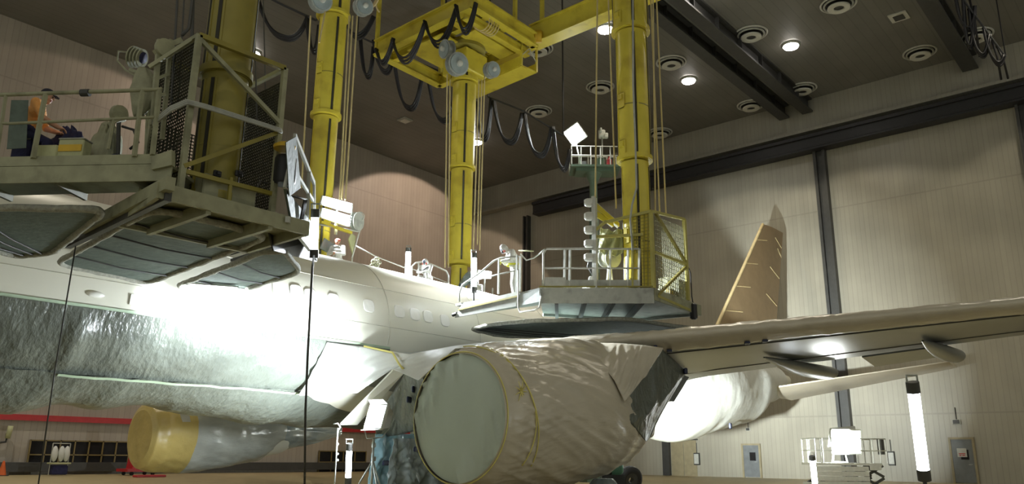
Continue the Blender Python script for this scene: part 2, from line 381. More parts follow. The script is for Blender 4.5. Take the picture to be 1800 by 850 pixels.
p = onZ(1580, 28, H); o = thing('ceiling_hatch', p, 'small square pale ceiling fitting near the far right beam', 'hatch'); MB().box((p.x, p.y, H-.05), (1.0, 1.0, .1), bev=.02).build('frame', MT['white_enamel'], o); MB().box((p.x, p.y, H-.12), (.55, .55, .06)).build('cover', MT['dark'], o)
# ================================================================ THE AIRCRAFT
AY, AZ, AR = 20.4, 4.9, 2.35
def lerp_tab(tab, x):
    if x <= tab[0][0]: return tab[0][1:]
    for a, b in zip(tab, tab[1:]):
        if x <= b[0]:
            t = (x-a[0])/(b[0]-a[0]); t = t*t*(3-2*t); return tuple(p+(q-p)*t for p, q in zip(a[1:], b[1:]))
    return tab[-1][1:]
FUS = [(-9, .9, 4.3), (-5, 2.1, 4.75), (-1, AR, AZ), (34, AR, AZ), (39, 2.2, 5.0), (44, 1.75, 5.35), (48, 1.1, 5.8), (51.2, .35, 6.15)]
def fus(x, ph, off=0):
    r, z = lerp_tab(FUS, x); r += off
    return Vector((x, AY-r*math.cos(ph), z+r*math.sin(ph)))
aircraft = thing('airliner', (24, AY, 0), 'large white airliner under masking film, filling the hangar floor', 'aircraft')
MB().grid(lambda u, v: fus(-9+60.2*v, 2*math.pi*u), 48, 90, True).build('fuselage', MT['skin_white'], aircraft, True)
def on_fus(px, py):
    d = ray(px, py); a = d.y**2+d.z**2; b = 2*(d.y*(CAM.y-AY)+d.z*(CAM.z-AZ)); c = (CAM.y-AY)**2+(CAM.z-AZ)**2-AR**2
    q = b*b-4*a*c; t = (-b-math.sqrt(max(q, 0)))/(2*a); p = CAM+d*t
    return p.x, math.atan2(p.z-AZ, AY-p.y)
MT['film_patch'] = mat('window_film', (236, 236, 228), .25, var=.03)
MT['line'] = mat('panel_line', (196, 194, 180), .6)
for px, py in ((520, 512), (545, 519), (586, 527), (648, 537), (702, 547), (729, 552), (752, 556), (782, 563)):
    x, ph = on_fus(px, py); w, hgt = .2, .085
    pts = [(w*math.copysign(abs(math.cos(a))**.6, math.cos(a)), hgt*math.copysign(abs(math.sin(a))**.6, math.sin(a))) for a in [2*math.pi*k/20 for k in range(20)]]
    b = MB(); out = [fus(x+p, ph+q, .022) for p, q in pts]; inn = [fus(x+p*.93, ph+q*.93, .03) for p, q in pts]; base = [fus(x+p, ph+q, -.01) for p, q in pts]
    b.add(base+out+inn, [(i, (i+1) % 20, 20+(i+1) % 20, 20+i) for i in range(20)]+[(20+i, 20+(i+1) % 20, 40+(i+1) % 20, 40+i) for i in range(20)]+[tuple(range(40, 60))])
    b.build('window_cover', MT['film_patch'], aircraft)
b = MB()
for ph in (.55, .02): b.tube([fus(x*.5, ph, .004) for x in range(0, 60)], .008, 4)
for x in (11.5, 15.5, 19.5, 23.5): b.tube([fus(x, -.2+i*.1, .004) for i in range(16)], .008, 4)
b.build('skin_seam', MT['line'], aircraft)
x, ph = on_fus(168, 517)
MB().ball(fus(x, ph, .0), (.2, .06, .07), 16, 8).build('probe_fairing', MT['film_patch'], aircraft, True)
x, ph = on_fus(245, 528)
MB().slab([fus(x-.22, ph+.05, .02), fus(x+.22, ph+.05, .02), fus(x+.22, ph-.05, .02), fus(x-.22, ph-.05, .02)], .02).build('paper_patch', MT['film_patch'], aircraft)
# tail fin, from its measured outline on the aircraft's centre plane
tl, tt = onY(1341, 394, AY), onY(1376, 409, AY); bl, bt = onY(1258, 577, AY), onY(1364, 577, AY)
def down(top, bot, z): t = (z-top.z)/(bot.z-top.z); return top+(bot-top)*t
bl, bt = down(tl, bl, 6.7), down(tt, bt, 6.5)
def fin_pt(u, v, side):
    a = bl+(tl-bl)*v; c = bt+(tt-bt)*v; p = a+(c-a)*u; th = .30*(1-.55*v)*4*(.02+u)*(1-u)*(1.25-u)+.012
    return Vector((p.x, AY+side*th, p.z))
def shell(fn, nu, nv):
    """closed skin from two sides fn(u,v,-1/+1)"""
    b = MB()
    for sd in (-1, 1): b.grid(lambda u, v: fn(u, v, sd), nu, nv)
    b.grid(lambda u, v: fn(0, v, u*2-1), 2, nv); b.grid(lambda u, v: fn(1, v, u*2-1), 2, nv)
    b.grid(lambda u, v: fn(v, 1, u*2-1), 2, nu); b.grid(lambda u, v: fn(v, 0, u*2-1), 2, nu)
    return b
fin = shell(fin_pt, 14, 12).build('tail_fin', MT['kraft'], aircraft, True, label='tail fin wrapped in brown masking paper', auto=40)
b = MB(); b.tube([fin_pt(0, k/12, 0)+Vector((-.02, 0, 0)) for k in range(13)], .1, 8); b.build('edge_tape', MT['kraft_edge'], fin, True)
b = MB()
for v, u0, u1 in ((.93, .62, .98), (.86, .8, 1), (.7, .62, .98), (.5, .65, .98), (.3, .6, .98), (.86, 0, .3), (.66, 0, .25), (.48, 0, .25), (.3, 0, .25), (.15, 0, .2)):
    b.tube([fin_pt(u0+(u1-u0)*k/4, v+(.02 if u0 < .1 else -.05)*k/4, -1.1) for k in range(5)], .03, 4)
b.build('tape_strip', MT['kraft_edge'], fin)
# wings
def wing_sec(y):
    s = 12.8-y; xle = 17.4+s*.56; zle = 4.2+s*.09
    if y > 12.8: ch = 7.5+(y-12.8)*.8; zle = 4.2+s*.1
    else: ch = 7.5-(12.8-y)*.293
    return xle, zle, max(ch, 1.6)
def wing_pt(u, y, side, off=0):
    """u along the chord, side +1 upper / -1 lower, one wing (left)"""
    xle, zle, ch = wing_sec(y); t = .115 if y > 12 else .1
    th = t*(2.97*math.sqrt(max(u, 0))*.5-.63*u-1.758*u*u*.5+.02*u**3)*.98
    th = 5*t*(.2969*math.sqrt(max(u, 0))-.126*u-.3516*u*u+.2843*u**3-.1036*u**4)
    camb = .0 - .035*u; z = zle+ch*camb+side*(ch*th*(1.0 if side > 0 else .82)+off)
    return Vector((xle+ch*u-(off if u < .02 else 0), y, z))
YT = -3.4
def wing_mesh(mirror):
    def fn(u, v):
        y = 18.6+(YT-18.6)*v; a = u*2-1
        w = (1-math.cos(abs(a)*math.pi/2)) if True else 0
        p = wing_pt(min(w, .995), y, 1 if a >= 0 else -1)
        if mirror: p.y = 2*AY-p.y
        return p
    b = MB().grid(fn, 40, 40)
    n = len(b.v); b.f.append(list(range(n-41, n))); b.mi.append(0); return b
MT['wing'] = mat('wing_grey', (116, 122, 124), .3, var=.08, scale=.8, spec=.6)
wl = wing_mesh(False).build('wing', MT['wing'], aircraft, True, label='near wing reaching to the right edge', auto=50)
wing_mesh(True).build('wing', MT['wing'], aircraft, True, label='far wing hidden behind the fuselage', auto=50)
# leading-edge slat line, flaps seam
b = MB(); b.tube([wing_pt(.16, 17.5-i*.5, -1, .0) for i in range(40)], .025, 5); b.tube([wing_pt(.72, 17.5-i*.5, -1, .0) for i in range(40)], .025, 5)
b.build('slat_gap', MT['dark'], wl)
def canoe(y, u0, u1, hgt, wid):
    a, c = wing_pt(u0, y, -1), wing_pt(min(u1, .99), y, -1); ln = c.x-a.x+(max(u1-1, 0))*wing_sec(y)[2]
    b = MB()
    def fn(u, v):
        ang = 2*math.pi*u; k = math.sin(math.pi*min(v*.62+.02, .62))**.8
        top = a.z+(c.z-a.z)*min(v, 1)
        return Vector((a.x+ln*v, y+wid*k*math.cos(ang), top-.08-hgt*k*.5+hgt*k*.62*math.sin(ang)))
    b.grid(fn, 18, 16, True); n = len(b.v); b.f.append(list(range(n-18, n))); b.mi.append(0)
    o = b.build('flap_fairing', MT['wing'], wl, True, auto=50)
    return o
canoe(9.3, .40, 1.18, .36, .38); canoe(5.6, .46, 1.16, .36, .3)
# open flap / hatch panel under the wing
b = MB(); q = [at(1440, 603, 24.5), at(1535, 598, 23.5), at(1500, 618, 25), at(1440, 616, 25.5)]
b.slab([wing_pt(.8, 7.6, -1)+Vector((0, 0, -.12)), wing_pt(.98, 7.6, -1)+Vector((.1, 0, -.35)), wing_pt(.98, 5.6, -1)+Vector((.1, 0, -.3)), wing_pt(.8, 5.4, -1)+Vector((0, 0, -.1))], .05)
b.build('flap_panel', MT['wing'], wl)
# stabilisers
def stab_pt(u, v, side, sgn=1):
    le = Vector((46.0+3.6*v, AY-sgn*(.6+9.4*v), 5.25+1.35*v)); ch = 4.4-2.5*v
    th = .11*ch*4*(.03+u)*(1-u)*(1.2-u)*.5+.01
    return le+Vector((ch*u, 0, side*th-.09*ch*u))
shell(lambda u, v, s: stab_pt(u, v, s), 10, 12).build('tailplane', MT['film_beige'], aircraft, True, auto=50)
shell(lambda u, v, s: stab_pt(u, v, s, -1), 10, 12).build('tailplane', MT['film_beige'], aircraft, True, auto=50)
# engines (covered by the film below) and pylons
def nacelle(x, y, z, s):
    b = MB().lathe([(.25*s, .3), (1.1*s, .1), (1.26*s, 0.02), (1.33*s, .15), (1.42*s, .8), (1.44*s, 2.2), (1.3*s, 4), (.95*s, 5.4), (.55*s, 6), (.2*s, 6.6)], (x, y, z), (1, 0, .02), 40)
    o = b.build('engine_nacelle', MT['skin_white'], aircraft, True, auto=40); return o
nacelle(12.62, 12.2, 2.06, 1.0)
nacelle(13.75, 28.7, 1.83, .68)
for y, x in ((12.2, 14.5), (28.7, 15.2)):
    MB().slab([(x, y, 3.2), (x+4, y, 4.15), (x+8, y, 3.7), (x+7, y, 2.9), (x+4, y, 2.9)], .4).build('engine_pylon', MT['wing'], aircraft)
# belly fairing
MB().grid(lambda u, v: Vector((12.5+15*v, AY-math.cos(2*math.pi*u)*2.35*math.sin(math.pi*(.08+.84*v))**.4, 3.2+math.sin(2*math.pi*u)*.95*math.sin(math.pi*(.08+.84*v))**.45)), 32, 24, True).build('belly_fairing', MT['skin_white'], aircraft, True)

# ================================================================ MASKING FILM (each sheet lies on the aircraft)
def fold(p, s=1.0, sx=1, sy=1, sz=1):
    q = Vector((p.x*sx, p.y*sy, p.z*sz))*s
    return noise.noise(q)+.5*noise.noise(q*2.1+Vector((7, 3, 1)))+.25*noise.noise(q*4.3)
def ridge(p, s, sx=1, sy=1, sz=1):
    q = Vector((p.x*sx, p.y*sy, p.z*sz))*s
    return (1-abs(noise.noise(q))*2.2)
def flank(x, deg, off): return fus(x, math.radians(deg), off)
film = thing('fuselage_film', (6, AY-2.4, 0), 'grey masking film taped along the lower flank of the fuselage', 'masking film')
def upper(u, v):
    x = -3+18.6*u; deg = -14.5-41*v; p = flank(x, deg, 0)
    o = .05+.05*fold(p, .9, 1, 1, 1)*math.sin(math.pi*min(1, v*1.15))+.05*max(0, ridge(p, .55, 1.6, 1, .5)-.55)*math.sin(math.pi*v)
    d = abs(x-6.95)
    if d < .35: o += .13*(1-d/.35)*math.sin(math.pi*v)
    return flank(x, deg, o)
MB().grid(upper, 260, 44).build('upper_film', MT['film_grey'], film, True)
def lower(u, v):
    x = -3+20.5*u; deg = -53-100*v; p = flank(x, deg, 0)
    sag = .06+.34*math.exp(-((x-6.1)/1.25)**2)+.10*math.exp(-((x-8.4)/.5)**2)+.34*max(0, min(1, (x-10)/3))+.03*math.sin(x*3.1)
    o = .09+sag*math.sin(math.pi*min(1, v*1.0))**1.2+.045*fold(p, .8)+.06*max(0, ridge(p, .5, 1.8, 1, .6)-.5)
    return flank(x, deg, o)
MB().grid(lower, 240, 40).build('lower_film', MT['film_grey'], film, True)
b = MB()
b.grid(lambda u, v: flank(-3+18.6*u, -14+1.1*(v-.5)*2, .035+.01*fold(flank(-3+18.6*u, -14, 0), 2)), 140, 3)
b.build('edge_tape', MT['tape_green'], film, True)
b = MB(); b.grid(lambda u, v: flank(6.9+8.2*u, -53.5+.9*(v-.5)*2, .15+.03*fold(flank(6.9+8.2*u, -54, 0), 1.5)), 80, 3); b.build('seam_tape', MT['tape_green'], film, True)
# white cover on the rear fuselage
rear = thing('rear_cover', (36, AY, 0), 'bright white film wrapping the rear fuselage below the tail', 'masking film')
def rearf(u, v):
    x = 26.5+22.6*v; ph = 2*math.pi*u; p = fus(x, ph)
    low = max(0, -math.sin(ph)); env = math.sin(math.pi*min(1, max(0, v)))
    o = .06+.55*low**2*env*(.7+.3*math.sin(x*.9))+.07*fold(p, .45)*env+.1*max(0, ridge(p, .35, .6, 1, 1.4)-.5)*env
    return fus(x, ph, o)
rc = MB().grid(rearf, 72, 110, True).build('film', MT['film_white'], rear, True)
for (px, py) in ((1284, 748), (1146, 735)):
    p = onY(px, py, AY-1.6); MB().box(p, (.45, .12, .3), .3, .03).build('blue_tape', MT['tape_blue'], rear)

# near engine cover
ex, ey, ez = 12.5, 12.2, 2.08
cover = thing('engine_cover', (14, ey, 0), 'near engine wrapped in beige film with a taut pale green inlet cover', 'engine cover')
PR = [(0, 1.34), (.12, 1.40), (.45, 1.49), (1.3, 1.56), (2.4, 1.57), (3.6, 1.5), (4.8, 1.36), (5.9, 1.12), (6.6, .9)]
def prof(h):
    return lerp_tab(PR, h)[0]
def wrapf(u, v):
    h = 6.6*v; a = 2*math.pi*u; r = prof(h); q = Vector((math.cos(a)*1.5, math.sin(a)*1.5, h*.55))
    n = noise.noise(q*.9)*.06+noise.noise(q*2.3)*.03
    diag = ridge(Vector((a*1.6+h*.5, h*.22, .3)), 2.0); fine = ridge(Vector((a*6+h*1.2, h*.3, 1.3)), 1.0)
    n = n*.7+.03*max(0, diag-.45)*min(1, h*1.2)+.055*max(0, fine-.35)*min(1, h*1.5)*(1.2-.12*h)+.035*max(0, ridge(Vector((a*11-h*2.2, h*.7, 5)), 1.0)-.4)*max(0, 1.3-.35*h)*min(1, h*2)
    if v > .55: n += .16*(v-.55)*math.sin(a*3+1)+.1*(v-.55)*noise.noise(q*3)
    k = min(1, h/.3)
    r += n*k+.02; lift = max(0, math.sin(a))**1.6*.72*min(1, max(0, h-.4)/4.4)**1.3
    dz = 0.02*h
    return Vector((ex+h, ey-r*math.cos(a), ez+dz+lift+r*math.sin(a)))
ec = MB().grid(wrapf, 220, 120, True).build('body_wrap', MT['film_beige'], cover, True)
def facef(u, v):
    a = 2*math.pi*u; r = 1.362*v; q = Vector((math.cos(a)*v*3, math.sin(a)*v*3, 0))
    edge = v**6; d_ = abs(q.x*.8-q.y*.6)/3; cr = max(0, ridge(Vector((q.x*2.2+q.y*.5, q.x*.12-q.y*.12, 2)), 1.2)-.5)*.2*max(0, min(1, (d_-.36)*4))
    return Vector((ex+.03-.035*(1-v*v)+.05*edge-cr*v, ey-r*math.cos(a), ez+r*math.sin(a)))
MB().grid(facef, 96, 28, True).build('inlet_cover', MT['film_green'], cover, True)
b = MB()
for h, wv in ((.07, .012), (.5, .06), (.75, .09)):
    if h < .2: b.tube([Vector((ex+h-.03, ey-(prof(h)+.02)*math.cos(a), ez+(prof(h)+.02)*math.sin(a))) for a in [2*math.pi*k/72 for k in range(72)]], .014, 6, True)
    else: b.tube([Vector((ex+h+.3*math.sin(a*1.5+h*4), ey-(prof(h)+.05)*math.cos(a), ez+(prof(h)+.05)*math.sin(a))) for a in [-.22*math.pi+.75*math.pi*k/60 for k in range(60)]], .014, 5)
b.build('edge_tape', MT['tape_yellow'], cover, True)
a0 = math.radians(20)
b = MB()
for k in range(9):
    g = k*.7; c0 = Vector((ex+.42, ey-1.5*math.cos(a0), ez+1.5*math.sin(a0)))
    b.tube([c0+Vector((0, -.02, 0)), c0+Vector((.22*math.cos(g), -.03, .24*math.sin(g)))], [.016, .005], 5)
b.build('tape_knot', MT['tape_yellow'], cover, True)
# film from the pylon to the wing
def rul(A, B, sagv, nu=70, nv=30, sd=0):
    def cur(C, t):
        n = len(C)-1; k = min(int(t*n), n-1); f = t*n-k; f = f*f*(3-2*f)*.5+f*.5; return C[k]+(C[k+1]-C[k])*f
    def fn(u, v):
        a, c = cur(A, u), cur(B, u); p = a+(c-a)*v
        w = fold(Vector((u*5+v*1.5, v*1.2, sd)), 1.6)*.5+max(0, ridge(Vector((u*9+v*3, v*1.1, sd)), 1)-.4)
        e = math.sin(math.pi*v)
        return p+Vector((0, 0, -sagv*e))-FW*(.17*w*e**.6)
    return MB().grid(fn, nu, nv)
shroud = thing('pylon_shroud', (17.5, ey, 0), 'crumpled grey film shroud strung from the near wing to the rear of its engine', 'masking film')
A = [at(975, 612, 20.2), at(1030, 640, 19.6), at(1075, 690, 19.4), at(1110, 745, 19.6), at(1135, 775, 20.2)]
B_ = [at(1010, 602, 21.6), at(1090, 604, 21.4), at(1160, 610, 21.2), at(1207, 652, 22.2), at(1152, 742, 21.5)]
solid(rul(A, B_, .1).build('upper_sheet', MT['film_grey'], shroud, True), .008)
A = [at(1022, 612, 20.4), at(1052, 632, 19.7), at(1080, 668, 19.35), at(1098, 706, 19.3)]
B_ = [at(1045, 602, 21.2), at(1090, 603, 20.9), at(1130, 606, 20.7), at(1166, 611, 20.6)]
solid(rul(A, B_, .05, 60, 26, 8).build('upper_flap', MT['film_beige'], shroud, True), .008)
b = MB(); b.tube([at(1206, 653, 22.1), at(1180, 690, 21.8), at(1150, 712, 21.4), at(1120, 765, 20.4)], .022, 6); b.build('sheet_hem', MT['film_white'], shroud, True)
for px, py, d in ((1152, 612, 21.1), (1205, 652, 22), (1147, 730, 21.2)):
    MB().box(at(px, py, d), (.22, .1, .16), .6, .02).build('blue_tape', MT['tape_blue'], shroud)
# inner film from the engine to the fuselage over the wing root
root = thing('wing_root_film', (14.5, 16, 0), 'bright crumpled film over the wing root between fuselage and near engine', 'masking film')
A = [fus(13.3, math.radians(-15.5), .10), fus(14.4, math.radians(-15), .12), onY(720, 622, 16.2), onY(800, 607, 14.6), at(870, 600, 19.8), at(930, 598, 20.2)]
B_ = [fus(13.0, math.radians(-52), .3), onY(628, 690, 17.3), onY(690, 648, 16.4), onY(735, 668, 14.2), at(800, 612, 18.3), at(905, 606, 19.2)]
solid(rul(A, B_, .08, 110, 34, 3).build('sheet', MT['film_white'], root, True), .008)
b = MB(); b.tube([onY(640, 608, 17.5), onY(690, 619, 16.6), onY(702, 640, 16.0), onY(709, 648, 15.8)], .03, 6); b.build('yellow_tape', MT['tape_yellow'], root, True)
# dark underside sheet by the near engine with blue tape
und = thing('underwing_sheet', (15.5, 16, 0), 'grey-blue sheet under the wing root behind the tripod lamp', 'masking film')
A = [onY(655, 742, 17.6), onY(690, 690, 17.0), onY(712, 655, 15.9), onY(745, 662, 14.4)]
B_ = [onY(668, 768, 18), onY(700, 764, 17.2), onY(725, 758, 16.4), onY(745, 752, 15.2)]
solid(rul(A, B_, .05, 50, 20, 5).build('sheet', MT['film_grey'], und, True), .008)
for px, py, y in ((728, 684, 15.3), (719, 702, 15.6)): MB().box(onY(px, py, y), (.28, .06, .16), .5, .02).build('blue_tape', MT['tape_blue'], und)
# white slanted panel: lowered leading-edge flap
le = onY(598, 745, 17.8), onY(628, 745, 17.7), onY(712, 652, 16.0), onY(690, 650, 16.2)
o = MB().slab(le, .06).build('slat_panel', MT['skin_white'], aircraft)
# wing leading-edge film
wf = thing('wing_film', (20, 6, 0), 'long crinkled beige film wrapped over the near wing leading edge', 'masking film')
def wingf(u, v):
    y = 15.2+(YT-15.2)*v; a = u*2-1; w = (1-math.cos(abs(a)*math.pi/2)); w = w*(.28 if a > 0 else .11)
    p = wing_pt(w, y, 1 if a >= 0 else -1, .0); n = .03+.05*abs(fold(p, 1.4, .6, 1, .6))*(1 if a > -.6 else .4)+.05*max(0, ridge(p, 1.1, .4, 1.6, 1)-.5)
    d = Vector((-math.cos(a*math.pi/2)*.9, 0, math.sin(a*math.pi/2))); return p+d*n
solid(MB().grid(wingf, 30, 320).build('film', MT['film_beige'], wf, True), .006)
for px, py, yy in ((1312, 594, 9.0), (1333, 593, 8.6), (1175, 598, 10.8)):
    MB().box(wing_pt(.1, yy, -1, .06), (.3, .14, .06), .5, .01).build('blue_tape', MT['tape_blue'], wf)

# far engine cover: yellow nose, bluish tail
fcov = thing('engine_cover', (15, 28.7, 0), 'far engine wrapped in yellow film at the nose and clear bluish film behind', 'engine cover')
P2 = [(0, .9), (.1, 1.12), (.5, 1.24), (1.5, 1.32), (3, 1.3), (4.4, 1.12), (5.6, .75), (7, .55), (8.6, .3)]
def far(h0, h1, amp, sd):
    def fn(u, v):
        h = h0+(h1-h0)*v; a = 2*math.pi*u; r = lerp_tab(P2, h)[0]; q = Vector((math.cos(a)*1.4, math.sin(a)*1.4, h*.6+sd))
        r += amp*(noise.noise(q*1.3)+.5*noise.noise(q*3)+.8*max(0, ridge(Vector((a*2.5+h*.8, h*.5, sd)), 1.4)-.5))*min(1, h*2)
        return Vector((13.45+h, 28.7-r*math.cos(a), 1.83+.055*h+r*math.sin(a)))
    return fn
b = MB(); b.grid(far(0, 1.45, .06, 1), 96, 40, True); b.f.append(list(range(96))); b.mi.append(0); b.build('nose_wrap', MT['film_yellow'], fcov, True, auto=60)
MB().grid(far(1.45, 5.5, .06, 1), 110, 60, True).build('body_wrap', mat('silver_blue_film', (176, 180, 172), .22, var=.12, scale=1.4, bump=.6, bscale=3, bstretch=(.6, 1, 1.6), spec=.7), fcov, True)
MB().grid(far(5.5, 8.6, .06, 1), 90, 40, True).build('tail_wrap', MT['film_clear'], fcov, True)
q = [onY(308, 703, 27), onY(328, 703, 27), onY(335, 741, 27), onY(321, 741, 27)]
o = MB().slab(q, .02).build('paper_tag', MT['white_enamel'], fcov)

# plastic round the landing gear behind the inlet
gear = thing('gear_wrap', (16, 17, 0), 'bluish clear plastic hung round the landing gear left of the near engine', 'plastic sheet')
def curt(px0, px1, py0, py1, Y, sd, slant=0):
    def fn(u, v):
        px = px0+(px1-px0)*u+slant*v*(u-.3); py = py0+(py1-py0)*v
        p = onY(px, py, Y); w = math.sin(u*19+sd+v*2.2*math.sin(sd))*.10+fold(Vector((u*5, v*3, sd)), 1.2)*.16+.14*max(0, ridge(Vector((u*7+v*4, v*2, sd)), 1)-.4)
        p.y += w*(.3+.7*v); p.z = max(p.z, .02); return p
    return MB().grid(fn, 90, 50)
MT['film_cyan'] = mat('cyan_film', (140, 176, 188), .2, var=.15, scale=2, bump=.6, bscale=3, spec=.7)
solid(curt(662, 742, 762, 862, 17.6, 2, 60).build('front_sheet', MT['film_cyan'], gear, True), .008)
solid(curt(690, 768, 770, 866, 16.6, 5, 40).build('side_sheet', MT['film_clear'], gear, True), .008)
b = MB()
for px, py, Y in ((736, 789, 16.2), (681, 813, 17.2)): b.box(onY(px, py, Y), (.42, .06, .13), .2, .02)
b.build('blue_tape', MT['tape_blue'], gear)
gl = MB().lathe([(.14, 0), (.14, 2.6)], (17.2, 18.6, .4), n=16).build('landing_gear', MT['galv'], aircraft, True, auto=40)
for sx in (-.6, .6):
    for sy in (-.35, .35): MB().lathe([(.2, -.15), (.48, -.16), (.55, -.08), (.55, .08), (.48, .16), (.2, .15)], (17.2+sx, 18.6+sy, .55), (0, 1, 0), 24).build('wheel', MT['tyre'], gl, True, auto=40)
# film bundle, gas bottle, tyre under the engine
bund = thing('film_bundle', at(1060, 846, 21), 'crumpled clear plastic bundle on the floor under the near engine', 'plastic sheet')
c0 = at(1060, 850, 21); c0.z = .25
def bundle(u, v):
    a = 2*math.pi*u; h = v; r = (.75-.5*h)*(1+.25*noise.noise(Vector((math.cos(a)*2, math.sin(a)*2, h*3)))+.15*noise.noise(Vector((math.cos(a)*6, math.sin(a)*6, h*6))))
    return Vector((c0.x+r*math.cos(a), c0.y+r*math.sin(a), .02+.72*h))
b = MB(); b.grid(bundle, 60, 20, True); n = len(b.v); b.f.append(list(range(n-60, n))); b.mi.append(0); b.build('film', MT['film_clear'], bund, True)
g0 = at(1074, 820, 26)
gas = thing('gas_bottle', g0, 'green and black gas bottle lying behind the near engine', 'gas bottle')
ax = RT
MB().lathe([(.02, -.26), (.16, -.22), (.24, -.1), (.25, 0)], g0, ax, 24).build('shoulder', MT['black'], gas, True, auto=50)
MB().lathe([(.25, .001), (.255, .3), (.2, .38), (.02, .4)], g0, ax, 24).build('cylinder', MT['gas_green'], gas, True, auto=50)
MB().lathe([(.05, -.36), (.05, -.25)], g0, ax, 12).build('valve', MT['greyl'], gas, True, auto=50)
b = MB(); bz = g0.z-.25
for s_ in (-.1, .25): 
    q = g0+ax*s_; b.box((q.x, q.y, (bz)/2+.01), (.08, .4, max(bz, .05)), .6)
b.build('cradle', MT['dark'], gas)
t0 = at(1107, 842, 27); t0.z = max(.45, t0.z)
ty = thing('spare_tyre', t0, 'black tyre standing on the floor right of the gas bottle', 'tyre')
tax = (-FW*.9+RT*.4)
MB().lathe([(.24, -.13), (.36, -.15), (.44, -.1), (.45, 0), (.44, .1), (.36, .15), (.24, .13)], t0, tax, 32, cap=False).build('tread', MT['tyre'], ty, True, auto=50)
MB().lathe([(.25, -.12), (.1, -.1), (.1, .1), (.25, .12)], t0, tax, 24, cap=False).build('rim', MT['dark'], ty, True, auto=50)
# ================================================================ TELESCOPIC MAST PLATFORMS
def zon(px, py, ax): # height on a mast's axis
    d = ray(px, py); t = math.hypot(ax[0], ax[1])/math.hypot(d.x, d.y); return CAM.z+d.z*t
def mast(par, ax, secs, m, facing, slot_a=(.35, -1.2), lug=True):
    """secs: (z bottom, z top, radius) from the top section down"""
    for k, (z0, z1, r) in enumerate(secs):
        o = MB().lathe([(r, z0), (r, z1)], (ax[0], ax[1], 0), n=40).build('mast_tube', m, par, True, auto=40)
        MB().lathe([(r, z0+.01), (r*1.10, z0+.01), (r*1.10, z0+.14), (r, z0+.16)], (ax[0], ax[1], 0), n=40, cap=False).build('collar', m, o, True, auto=40)
        for a in slot_a:
            c = Vector((ax[0]+r*math.cos(facing+a), ax[1]+r*math.sin(facing+a), 0))
            MB().box((c.x, c.y, (z0+z1)/2), (r*.05, r*.16, z1-z0-.3), facing+a).build('guide_slot', MT['slot'], o)
            c2 = Vector((ax[0]+r*1.0*math.cos(facing+a+.16), ax[1]+r*1.0*math.sin(facing+a+.16), 0))
            MB().box((c2.x, c2.y, (z0+z1)/2), (r*.07, r*.09, z1-z0-.3), facing+a+.16).build('guide_rail', m, o)
        MB().lathe([(r*1.004, (z0*.6+z1*.4)), (r*1.012, (z0*.6+z1*.4)+.02), (r*1.004, (z0*.6+z1*.4)+.04)], (ax[0], ax[1], 0), n=40, cap=False).build('weld_seam', MT['olive'], o)
        if lug:
            for zz in (z0+.35, z0+1.9):
                a = facing-.75; c = Vector((ax[0]+r*1.03*math.cos(a), ax[1]+r*1.03*math.sin(a), zz))
                q = MB().box(c, (.05, r*.52, .5), a, .02); q.box(c+Vector((.04*math.cos(a), .04*math.sin(a), .1)), (.05, r*.3, .16), a); q.build('lug', m, o)
def ropes(par, pts, r=.022, m='rope'):
    for a, b_ in pts: MB().tube([a, b_], r, 6).build('hoist_rope', MT[m], par)
FACE = lambda ax: math.atan2(-ax[1], -ax[0])

def rail_run(par, pts, h=1.1, mid=.55, r=.028, m='greyl', posts=None, name='railing'):
    b = MB(); pts = [Vector(p) for p in pts]
    for z in (h, mid): b.tube([p+Vector((0, 0, z)) for p in pts], r, 8)
    for p in (posts or pts): p = Vector(p); b.bar(p, p+Vector((0, 0, h)), .055, .055)
    return b.build(name, MT[m], par)

def flap(par, pix, z, m='netting', bars=4, nm='flap_panel'):
    q = [onZ(px, py, z) for px, py in pix]
    # rounded outline through the corners
    out = []; n = len(q)
    for i in range(n):
        a, p, c = q[i-1], q[i], q[(i+1) % n]; d = min(.42, (a-p).length*.3, (c-p).length*.3)
        s, e = p+(a-p).normalized()*d, p+(c-p).normalized()*d
        for k in range(5):
            t = k/4; out.append(s*(1-t)**2+p*2*t*(1-t)+e*t*t)
    net = MB().slab(out, .02).build(nm, MT[m], par)
    dense = []
    for i in range(len(out)):
        a, c = out[i], out[(i+1) % len(out)]; k = max(1, int((c-a).length/.16))
        for j in range(k): dense.append(a+(c-a)*(j/k))
    rr = [.062+.018*noise.noise(p*4) for p in dense]
    MB().tube([p+Vector((0, 0, -.01+.02*noise.noise(p*2.5))) for p in dense], rr, 8, True).build('padded_edge', MT['foam'], net, True)
    # cross bars run parallel to the first side
    A, B2, C2, D2 = q[0], q[1], q[-2], q[-1]
    for k in range(1, bars+1):
        t = k/(bars+1); s = q[0]+(q[1]-q[0])*t; e = q[-1]+(q[-2]-q[-1])*t
        mid_ = (s+e)/2+Vector((0, 0, -.07)); MB().tube([s+Vector((0, 0, -.03)), mid_, e+Vector((0, 0, -.03))], .018, 6).build('cross_bar', MT['dark'], net)
    return net

